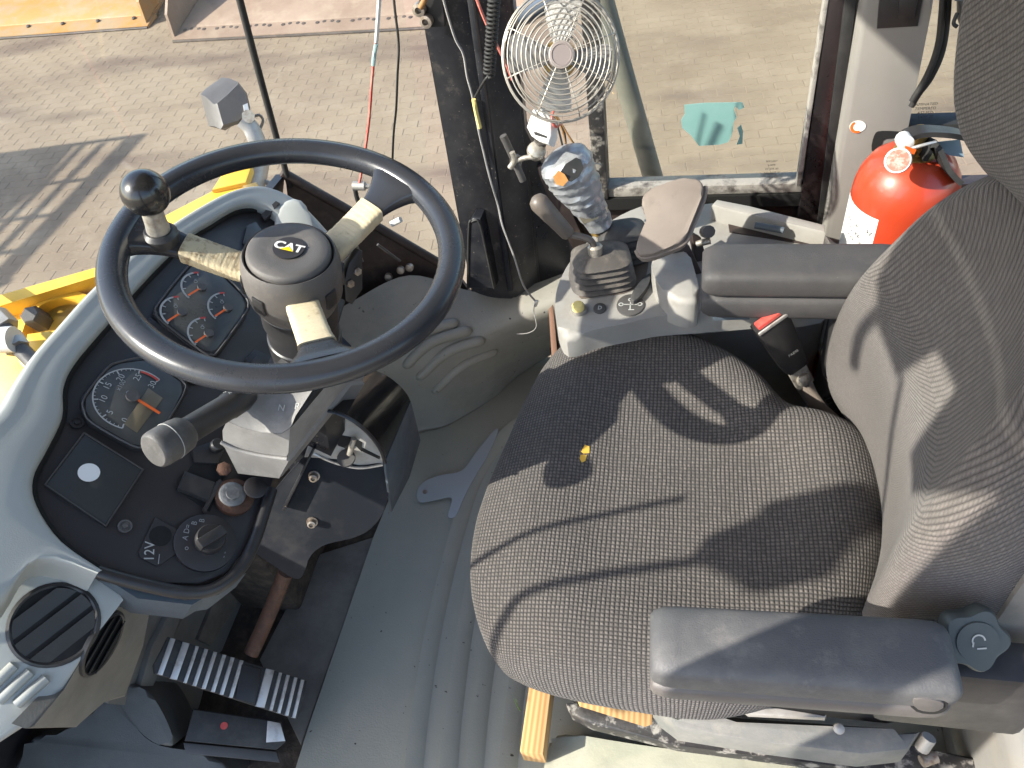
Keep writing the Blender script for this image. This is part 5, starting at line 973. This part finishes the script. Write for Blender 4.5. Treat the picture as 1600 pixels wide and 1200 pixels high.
slab('front_edge_strip', [Pz(*p, 0.52) for p in ((857, 482), (864, 474), (868, 520), (872, 560), (862, 560))], ZA, 0.5, M('brown_edge', (0.2, 0.11, 0.07), 0.6), cn, 0.003)
slab('gaiter_recess', crom([Pz(*p, CZ + 0.0015) for p in ((903, 452), (898, 425), (908, 400), (940, 372), (985, 352), (1010, 356), (1014, 400), (1005, 440), (975, 458), (935, 462), (908, 466))], 3, True), ZA, 0.003, M('brown_recess', (0.11, 0.085, 0.07), 0.7, c2=(0.16, 0.13, 0.105), s2=20), cn, 0.001)
def gaiter(name, c, lx, ly, rot, n, dz, mat, shrink):
    bm = nb(); rows = []; ca, sa = math.cos(rot), math.sin(rot)
    for k in range(n * 4 + 1):
        ph = k % 4; z = c.z + dz * k / 4; s = (1 - shrink * k / (n * 4)) * (0.96, 1.08, 1.14, 1.06)[ph] * (0.94 if k == 0 else 1)
        row = []
        for i in range(40):
            t = 2 * math.pi * i / 40; e = 0.55; x = lx * s * math.copysign(abs(math.cos(t)) ** e, math.cos(t)); y = ly * s * math.copysign(abs(math.sin(t)) ** e, math.sin(t))
            row.append(V((c.x + x * ca - y * sa, c.y + x * sa + y * ca, z)))
        rows.append(row)
    rows.append([V((c.x, c.y, rows[-1][0].z)) + (p - V((c.x, c.y, p.z))) * 0.55 + V((0, 0, 0.006)) for p in rows[-1]])
    a_loft(bm, rows); bmesh.ops.recalc_face_normals(bm, faces=bm.faces[:]); return finish(name, bm, mat, cn, angle=50)
g1 = Pz(941, 436, CZ); gaiter('lever_gaiter', g1, 0.052, 0.043, R_(14), 5, 0.0115, m_gaiter, 0.16)
g2 = Pz(975, 398, CZ); gaiter('lever_gaiter', g2, 0.044, 0.036, R_(14), 5, 0.012, m_gaitd, 0.2)
slab('cable_cover', crom([Pz(*p, CZ + 0.012) for p in ((985, 462), (1000, 440), (1016, 425), (1014, 442), (1000, 462), (990, 470))], 3, True), ZA, 0.014, m_gaitd, cn, 0.004)
# risen block behind the gaiter, wrist rest and slide
slab('rest_pedestal', crom([Pz(*p, 0.645) for p in ((1020, 425), (1022, 395), (1050, 385), (1072, 385), (1092, 450), (1085, 470), (1045, 462))], 3, True), ZA, 0.06, m_console, cn, 0.012, 3)
wr = Frame(Pz(1045, 345, 0.735), (-0.10, -0.42, 0.9))
wrp = [(1003, 312), (1008, 300), (1030, 290), (1055, 281), (1080, 277), (1094, 281), (1099, 292), (1096, 308), (1080, 348), (1068, 374), (1050, 384), (1020, 396), (1000, 398), (993, 388), (997, 374), (1006, 352), (1012, 338), (1010, 328), (1003, 322)]
rest = slab('wrist_rest', crom([wr.px(*p) for p in wrp], 2, True), wr.n, 0.026, m_wrist, cn, 0.0045, 3)
tube('rest_piping', [wr.px(*p, -0.012) for p in ((994, 392), (1002, 402), (1022, 400), (1052, 388), (1072, 377), (1084, 350), (1100, 310), (1102, 292))], 0.004, m_wrist, rest, 8)
sb_ = Frame(Py(1095, 420, 1.06), (0.3, -0.9, 0.3)); slab('slide_bar', [sb_.px(*p) for p in ((1046, 388), (1062, 378), (1078, 385), (1112, 458), (1098, 472), (1082, 462))], sb_.n, 0.02, m_brownp, cn, 0.003)
slab('slide_bar', [sb_.px(*p, -0.03) for p in ((1078, 362), (1096, 372), (1120, 460), (1108, 466), (1090, 420))], sb_.n, 0.015, m_brownp, cn, 0.003)
tube('lock_screw', [Py(1088, 381, 1.1), Py(1110, 376, 1.1)], 0.006, m_metal, cn, 8, 1); tube('lock_screw', [Py(1102, 362, 1.12), Py(1108, 362, 1.1)], 0.011, m_hub, cn, 10, 1)
slab('tray_wall', [Pz(*p, 0.635) for p in ((1112, 318), (1128, 324), (1290, 362), (1290, 350), (1170, 322), (1120, 310))], ZA, 0.04, m_console, cn, 0.006)
slab('tray_floor', [Pz(*p, CZ + 0.002) for p in ((1136, 336), (1280, 365), (1285, 385), (1140, 362))], ZA, 0.003, m_brownp, cn)
tube('tray_rod', [Pz(1180, 352, 0.63), Pz(1225, 360, 0.63)], 0.006, m_trim, cn, 8, 1)
slab('map_pocket', [Pz(*p, 0.628) for p in ((1112, 478), (1170, 476), (1172, 492), (1115, 494))], ZA, 0.01, m_trim, cn, 0.002)
bm = nb(); yb = Pz(904, 486, CZ); a_lathe(bm, yb, ZA, [(0.0145, -0.002), (0.0145, 0.005), (0.011, 0.006)], 24); yb_ = finish('button_collar', bm, m_galv, cn)
bm = nb(); a_lathe(bm, yb, ZA, [(0.0105, 0.004), (0.0105, 0.014), (0.008, 0.017), (0.001, 0.018)], 24); finish('yellow_button', bm, m_yelb, yb_)
for (x, y), r, tx in (((937, 481), 0.011, 'b'), ((985, 476), 0.0235, '')):
    bm = nb(); c = Pz(x, y, CZ + 0.0025); a_slab(bm, disc_pts(c, ZA, r * 1.15, 28, r), ZA, 0.003, 0.0004); dk = finish('icon_decal', bm, m_lamp, cn); d_ = Frame(c, ZA, up=(0, 1, 0))
    bm = nb()
    if tx: a_arc(bm, d_, -0.001, 0, 0.004, 0.0018, R_(90), R_(-90)); a_seg(bm, d_, (-0.002, -0.005), (-0.002, 0.005), 0.0016)
    else:
        a_seg(bm, d_, (0, -0.012), (0, 0.006), 0.002); a_seg(bm, d_, (-0.014, 0), (0.014, 0), 0.002)
        for u_, v_ in ((-0.016, 0.0), (0.016, 0.001), (0.0, 0.012)): a_arc(bm, d_, u_, v_, 0.0035, 0.002, 0, 6.2)
        a_seg(bm, d_, (-0.003, -0.013), (0.007, -0.013), 0.002)
    finish('icon_print', bm, m_print, dk, smooth=False)
# short lever with grip
la = thing('short_control_lever', Py(930, 400, 1.03), 'short control lever with grey brown grip and bent rod', 'lever')
lathe('lever_fitting', Py(931, 408, 1.035), (0.0, 0.1, 1), [(0.016, 0), (0.016, 0.012), (0.012, 0.014), (0.013, 0.030), (0.009, 0.034)], m_metal, la, 14)
tube('bent_rod', [Py(929, 392, 1.035), Py(925, 378, 1.035), Py(912, 371, 1.035), Py(884, 365, 1.035)], 0.006, m_lever, la, 8)
gA, gB = Py(888, 366, 1.035), Py(836, 310, 1.035); gd_ = (gB - gA).normalized(); gl_ = (gB - gA).length
lathe('grip', gA, gd_, [(0.010, -0.002), (0.0125, 0.002), (0.0135, gl_ * 0.3), (0.0155, gl_ * 0.7), (0.0165, gl_ * 0.88), (0.013, gl_ * 0.98), (0.006, gl_ * 1.03), (0.001, gl_ * 1.04)], m_lever, la, 20, angle=180)
# long lever wrapped in tape
lb = thing('taped_control_lever', Py(955, 385, 1.14), 'thick control lever handle wrapped in silver tape', 'lever')
lathe('lever_joint', Py(945, 385, 1.13), (-0.25, 0.05, 1), [(0.013, 0), (0.013, 0.016), (0.010, 0.018), (0.011, 0.035)], m_metal, lb, 10)
lathe('hose_clamp', Py(936, 362, 1.13), (-0.3, 0.05, 1), [(0.015, 0), (0.015, 0.01), (0.012, 0.012)], m_brass, lb, 12)
hA, hB = Py(938, 352, 1.12), Py(880, 250, 1.12); hd = (hB - hA).normalized(); hl = (hB - hA).length; hb_, ha_ = basis(hd)
bm = nb(); rows = []
for k in range(31):
    t = k / 30; r = 0.024 + 0.021 * sm(0.0, 0.85, t); r *= math.sqrt(max(0.02, 1 - max(0, (t - 0.86) / 0.15) ** 2)); row = []
    for i in range(36):
        a = 2 * math.pi * i / 36; w = 1 + 0.035 * math.sin(k * 1.7 + 2 * a) + 0.03 * math.sin(3 * a + k * 0.6) + random.uniform(-0.035, 0.035)
        row.append(hA + hd * (hl * 1.1 * t) + (hb_ * math.cos(a) + ha_ * math.sin(a)) * r * w)
    rows.append(row)
a_loft(bm, rows); bmesh.ops.recalc_face_normals(bm, faces=bm.faces[:]); hv = BVHTree.FromBMesh(bm); hw_ = finish('taped_handle', bm, m_silver, lb, angle=28)
def on_handle(px, py, k=0.997):
    q = hv.ray_cast(CAM, ray(px, py).normalized())[0]
    return CAM + (q - CAM) * k if q else Py(px, py, 1.08)
def patch(name, pts, mat, par, k=0.995): 
    q = [on_handle(*p, k) for p in pts]; bm = nb(); a_slab(bm, q, (CAM - q[0]), 0.004); return finish(name, bm, mat, par)
patch('dark_window', [(876, 268), (884, 256), (900, 246), (908, 250), (912, 262), (905, 276), (893, 284), (884, 282)], m_rubber, hw_); patch('foil_window', [(864, 276), (872, 266), (882, 272), (888, 282), (880, 291), (868, 288)], m_gold, hw_, 0.994)
patch('worn_yellow_tape', [(905, 340), (925, 328), (948, 322), (950, 332), (930, 344), (912, 350)], m_tape, hw_, 0.997)

# ------------------------------------------------------------------ fan
fn = thing('cab_fan', Py(845, 215, 1.18), 'small wire guarded cab fan on a white bracket', 'fan')
fc = Py(876, 88, 1.12); fnn = (CAM - fc).normalized(); fnn = (fnn + V((0.05, 0, 0.1))).normalized(); ff = Frame(fc, fnn); RF = 0.0865
bm = nb()
for k in range(11):
    q = 0.2 + 0.8 * k / 10; h = 0.028 * math.sqrt(max(0, 1 - q ** 4)); a_tube(bm, [ff.at(RF * q * math.cos(t), RF * q * 1.07 * math.sin(t), h) for t in (2 * math.pi * i / 48 for i in range(48))], 0.00115, 6, closed=True)
guard = finish('front_guard', bm, m_wire, fn, angle=180)
for k in range(8):
    a = R_(12 + 45 * k); tube('guard_spoke', [ff.at(RF * q * math.cos(a), RF * q * 1.07 * math.sin(a), 0.0285 * math.sqrt(max(0, 1 - q ** 4)) - 0.001) for q in (0.2, 0.5, 0.75, 0.92, 1.0)] + [ff.at(RF * math.cos(a), RF * 1.07 * math.sin(a), -0.03)], 0.0011, m_wire, guard, 6)
bm = nb()
for q, h in ((1.02, -0.004), (1.02, -0.018), (1.0, -0.034), (0.85, -0.05), (0.65, -0.055), (0.42, -0.057)): a_tube(bm, [ff.at(RF * q * math.cos(t), RF * q * 1.07 * math.sin(t), h) for t in (2 * math.pi * i / 48 for i in range(48))], 0.0014, 6, closed=True)
finish('rear_guard', bm, m_wire, fn, angle=180)
lathe('guard_badge', ff.at(0, 0, 0.0265), ff.n, [(0.0195, 0), (0.0195, 0.002), (0.0145, 0.003), (0.014, 0.002), (0.001, 0.002)], m_fanhub, fn, 28)
lathe('blade_hub', ff.at(0, 0, -0.03), ff.n, [(0.018, 0), (0.018, 0.03), (0.014, 0.035)], m_fanhub, fn, 20)
for a, mt in ((80, m_blade), (168, m_blade), (255, m_white), (345, m_blade)):
    t = R_(a); er = ff.u * math.cos(t) + ff.v * math.sin(t); et = ff.n.cross(er); bm = nb()
    a_grid(bm, [[ff.at(0, 0, -0.008) + er * r + et * (w * s) + ff.n * (-s * 0.011 + 0.002 * (1 - s * s)) for s in (-1, -0.5, 0, 0.5, 1)] for r, w in ((0.016, 0.010), (0.03, 0.016), (0.05, 0.023), (0.066, 0.027), (0.074, 0.026), (0.078, 0.020))]); bmesh.ops.solidify(bm, geom=bm.faces[:], thickness=0.0012); finish('blade', bm, mt, fn, angle=60)
lathe('motor', ff.at(0, 0, -0.032), -ff.n, [(0.026, 0), (0.028, 0.006), (0.028, 0.05), (0.022, 0.058)], m_brass, fn, 24)
lathe('guard_clip', ff.at(0.055, 0.069, -0.002), ff.n, [(0.004, -0.006), (0.004, 0.004)], m_wire, fn, 8)
mb = Frame(Py(840, 195, 1.10), (-0.15, -0.75, 0.62)); br3 = slab('mount_bracket', [mb.px(*p) for p in ((832, 170), (846, 170), (862, 184), (862, 212), (857, 226), (842, 221), (829, 212), (822, 198))], mb.n, 0.03, m_white, fn, 0.005, 3)
slab('bracket_slot', [mb.px(*p, 0.0008) for p in ((833, 206), (838, 206), (855, 213), (854, 216), (836, 211))], mb.n, 0.002, m_deep, br3)
lathe('mount_ball', Py(838, 236, 1.10), (0.3, -0.6, 0.7), [(0.014, -0.01), (0.016, 0), (0.014, 0.01), (0.008, 0.014)], m_metal, fn, 16)
tube('mount_neck', [Py(845, 220, 1.105), Py(840, 236, 1.105)], 0.011, m_gaiter, fn, 10, 1); tube('clamp_screw', [Py(846, 246, 1.09), Py(824, 246, 1.09), Py(802, 252, 1.09)], 0.0045, m_metal, fn, 8)
tube('clamp_wing', [Py(800, 238, 1.088), Py(804, 250, 1.088), Py(797, 262, 1.088)], 0.005, m_metal, fn, 8)
tube('lead_wire', [ff.at(-0.02, -0.075, -0.03), Py(862, 186, 1.09), Py(868, 198, 1.09), Py(876, 194, 1.12)], 0.0022, m_redw, fn, 6)
for k, pth in enumerate((((866, 180), (876, 196), (882, 215), (888, 240)), ((868, 180), (880, 200), (884, 225), (880, 240)), ((870, 182), (884, 205), (898, 226), (912, 238)), ((866, 182), (872, 200), (880, 232)))): tube('loose_wire', [Py(*p, 1.16) for p in pth], 0.0018, (m_brownw, m_rubber, m_brownw, m_rubber)[k], fn, 6)
tube('loose_wire', [Py(905, 250, 1.2), Py(925, 254, 1.22), Py(940, 257, 1.25)], 0.0012, m_greyw, fn, 5)
th = thing('clamp_handle', Py(808, 245, 1.12), 'dark T shaped tommy bar handle on the gusset', 'handle')
tube('bar', [Py(786, 212, 1.10), Py(800, 242, 1.10), Py(817, 282, 1.10)], 0.0062, m_lamp, th, 10); lathe('boss', Py(806, 250, 1.14), (0.2, -1, 0.3), [(0.011, 0), (0.010, 0.03)], m_blk, th, 12)

# ------------------------------------------------------------------ fire extinguisher
ex = thing('fire_extinguisher', V((0.375, 1.175, 0.16)), 'red fire extinguisher with white label behind the seat', 'fire extinguisher')
eo = V((0.372, 1.175, 0.0)); ER = 0.083
lathe('cylinder', eo, ZA, [(ER * 0.96, 0.16), (ER, 0.175), (ER, 0.672), (ER * 0.985, 0.692), (ER * 0.92, 0.714), (ER * 0.78, 0.735), (ER * 0.55, 0.750), (0.022, 0.756)], m_red, ex, 48, angle=180)
az0 = math.atan2(CAM.y - eo.y, CAM.x - eo.x); bm = nb()
def cylp(a, z, r=ER + 0.0006): return eo + V((math.cos(a) * r, math.sin(a) * r, z))
a_grid(bm, [[cylp(az0 - R_(a), z) for a in range(18, 91, 8)] for z in (0.30, 0.50, 0.67)]); lb_ = finish('paper_label', bm, m_paper, ex)
rnd = random.Random(3)
for k in range(7):
    a = az0 - R_(62 - 6 * k + rnd.uniform(-2, 2)); z = 0.64 - 0.016 * (k % 3); nrm = V((math.cos(a), math.sin(a), 0)); text('label_print', rnd.choice(['ac', 'FE', '12', 'kg', 'CO']), Frame(cylp(a, z, ER + 0.0012), nrm), 0, 0, 0.012, m_ink, lb_, lift=0.0)
lathe('neck', eo + V((0, 0, 0.748)), ZA, [(0.033, 0), (0.034, 0.006), (0.031, 0.008), (0.022, 0.009), (0.022, 0.022), (0.018, 0.024)], m_brass, ex, 28)
lathe('valve_body', eo + V((0, 0, 0.758)), ZA, [(0.016, 0), (0.018, 0.012), (0.014, 0.035)], m_brass, ex, 16)
gcn = Py(1403, 251, 1.085); gnn = V((-0.32, -0.75, 0.58)).normalized(); gz = lathe('pressure_gauge', gcn, gnn, [(0.0185, -0.012), (0.0195, 0.0), (0.0185, 0.004), (0.016, 0.0042)], m_steel, ex, 28)
bm = nb(); a_slab(bm, disc_pts(gcn + gnn * 0.0048, gnn, 0.0163, 24), gnn, 0.001); finish('gauge_dial', bm, M('red_white_dial', (0.5, 0.14, 0.1), 0.3, c2=(0.55, 0.4, 0.36), s2=140), gz)
tube('gauge_stub', [gcn - gnn * 0.01, eo + V((0, 0, 0.755))], 0.008, m_brass, ex, 10, 1)
def lev(name, pts, w, mat):
    bm = nb(); c = crom(pts, 6); rows = []
    for i, p in enumerate(c):
        d = (c[min(i + 1, len(c) - 1)] - c[max(0, i - 1)]).normalized(); s = V((0.25, -0.95, 0.1)); s = (s - d * s.dot(d)).normalized(); u = d.cross(s)
        rows.append([p + s * w * a + u * 0.004 * b for a, b in ((-1, -1), (1, -1), (1, 1), (-1, 1))])
    a_loft(bm, rows); bmesh.ops.recalc_face_normals(bm, faces=bm.faces[:]); return finish(name, bm, mat, ex, angle=40)
lev('squeeze_lever', [Py(1412, 214, 1.15), Py(1440, 205, 1.15), Py(1490, 208, 1.15), Py(1540, 222, 1.15)], 0.014, m_blk)
lev('carry_handle', [Py(1440, 245, 1.15), Py(1458, 225, 1.15), Py(1478, 262, 1.13), Py(1500, 285, 1.12)], 0.013, m_rubber)
lathe('lever_pivot', Py(1413, 220, 1.14), (0, -1, 0.2), [(0.012, -0.01), (0.012, 0.012), (0.008, 0.014)], m_white, ex, 12)
tube('safety_pin', [Py(1424, 232, 1.12), Py(1445, 226, 1.12), Py(1462, 222, 1.13)], 0.0025, m_steel, ex, 6); slab('orange_seal', [Py(*p, 1.115) for p in ((1415, 228), (1432, 234), (1428, 242), (1414, 236))], (0, -1, 0.4), 0.004, m_orange, ex)
slab('blue_tag', [Py(*p, 1.17) for p in ((1462, 222), (1500, 218), (1506, 246), (1480, 242))], (0, -1, 0.5), 0.002, M('pale_blue_tag', (0.25, 0.38, 0.47), 0.5), ex)

# ------------------------------------------------------------------ loose wires, cords and small things
def wire(name, label, pts, r, mat, cat='wire', seg=6): return tag(tube(name, pts, r, mat, None, seg, 6), label, cat)
rwt = thing('red_wire', Py(575, 290, 1.08), 'thin red wire hanging inside the corner pane with grey plug', 'wire')
tube('wire_strand', [Py(*p, 1.10) for p in ((594, -40), (591, 20), (586, 75), (581, 130), (577, 185), (570, 240), (562, 285))], 0.0024, m_redw, rwt, 6); tube('splice', [Py(*p, 1.10) for p in ((588, 68), (585, 84), (583, 102))], 0.0034, M('pale_blue_splice', (0.3, 0.42, 0.42), 0.5), rwt, 6)
tube('upper_strand', [Py(*p, 1.098) for p in ((595, -40), (592, 10), (588, 66))], 0.0032, m_white, rwt, 6)
lathe('plug', Py(552, 290, 1.10), Py(575, 291, 1.10) - Py(552, 290, 1.10), [(0.008, 0), (0.008, 0.022), (0.005, 0.024), (0.003, 0.032)], m_galv, rwt, 12); tube('plug_tail', [Py(555, 297, 1.1), Py(558, 310, 1.1), Py(563, 322, 1.1), Py(556, 332, 1.1)], 0.0045, m_rubber, rwt, 8)
tube('white_terminal', [Py(612, 350, 1.12), Py(626, 343, 1.12)], 0.006, m_white, rwt, 8, 1)
wire('black_wire', 'thin black wire hanging beside the red one', [Py(*p, 1.12) for p in ((612, -40), (617, 15), (623, 70), (621, 120), (619, 170), (615, 210), (613, 260))], 0.002, m_rubber)
gw = thing('pillar_wire', Py(838, 470, 1.28), 'thin grey wire running down the black pillar to the floor', 'wire')
tube('wire_strand', [fp.px(688, -20, 0.012), fp.px(700, 25, 0.012), fp.px(712, 62, 0.012), fp.px(724, 85, 0.012), fp.px(730, 120, 0.012), fp.px(738, 150, 0.012), fp.px(746, 195, 0.014), fp.px(755, 235, 0.014), fp.px(766, 280, 0.016), Py(778, 320, 1.29), Py(785, 352, 1.28), Py(803, 400, 1.27), Py(818, 446, 1.25), Py(836, 470, 1.24)], 0.0022, m_greyw, gw, 6)
tube('loose_end', [Py(838, 470, 1.24), Py(834, 485, 1.22), Py(838, 510, 1.2), Py(826, 520, 1.2), Py(806, 522, 1.2)], 0.001, m_greyw, gw, 5)
tube('bullet_terminal', [Py(836, 478, 1.235), Py(839, 470, 1.235)], 0.004, m_white, gw, 8, 1)
tube('yellow_crimp', [fp.px(740, 155, 0.016), fp.px(744, 175, 0.016), fp.px(750, 200, 0.016)], 0.0042, m_yelb, gw, 6)
cc = thing('coiled_cord', Py(765, 110, 1.26), 'black coiled cord hanging beside the fan', 'cord')
bm = nb(); A_, B_ = Py(774, -30, 1.22), Py(764, 118, 1.22); d_ = (B_ - A_).normalized(); b_, a_ = basis(d_); L_ = (B_ - A_).length; n_ = 22
a_tube(bm, [A_ + d_ * (L_ * k / (n_ * 10)) + (b_ * math.cos(2 * math.pi * k / 10) + a_ * math.sin(2 * math.pi * k / 10)) * 0.0085 for k in range(n_ * 10 + 1)], 0.0026, 6); finish('coil', bm, m_rubber, cc, angle=180)
tube('cord_tail', [B_, Py(758, 125, 1.22), Py(750, 138, 1.24), Py(742, 152, 1.26)], 0.0024, m_rubber, cc, 6)
wire('red_lead', 'red lead passing behind the coiled cord', [Py(*p, 1.25) for p in ((738, -20), (755, 25), (772, 62), (790, 98), (800, 125))], 0.0026, m_redw)
bc = thing('black_cables', Py(1430, 160, 1.27), 'pair of black cables hanging along the grey pillar', 'cable')
tube('cable', [Py(*p, 1.26) for p in ((1476, -40), (1472, 20), (1466, 70), (1450, 115), (1425, 158))], 0.0052, m_rubber, bc, 8); tube('cable', [Py(*p, 1.27) for p in ((1482, -40), (1480, 25), (1472, 80), (1455, 120), (1436, 146), (1424, 166))], 0.0052, m_rubber, bc, 8)
sk_ = thing('speaker_box', Py(1510, 20, 1.2), 'black plastic box at upper right behind the headrest', 'box')
fk = Frame(Py(1510, 10, 1.2), (-0.2, -0.95, 0.25)); slab('casing', [fk.px(*p) for p in ((1492, -40), (1560, -40), (1555, 46), (1510, 52), (1500, 42), (1500, 2))], fk.n, 0.08, m_blk, sk_, 0.006); slab('casing_band', [fk.px(*p, 0.003) for p in ((1492, -10), (1560, -10), (1560, 4), (1492, 2))], fk.n, 0.02, m_trim, sk_, 0.002); tube('clip', [fk.px(*p, 0.01) for p in ((1496, 20), (1490, 36), (1496, 42))], 0.003, m_rubber, sk_, 6)
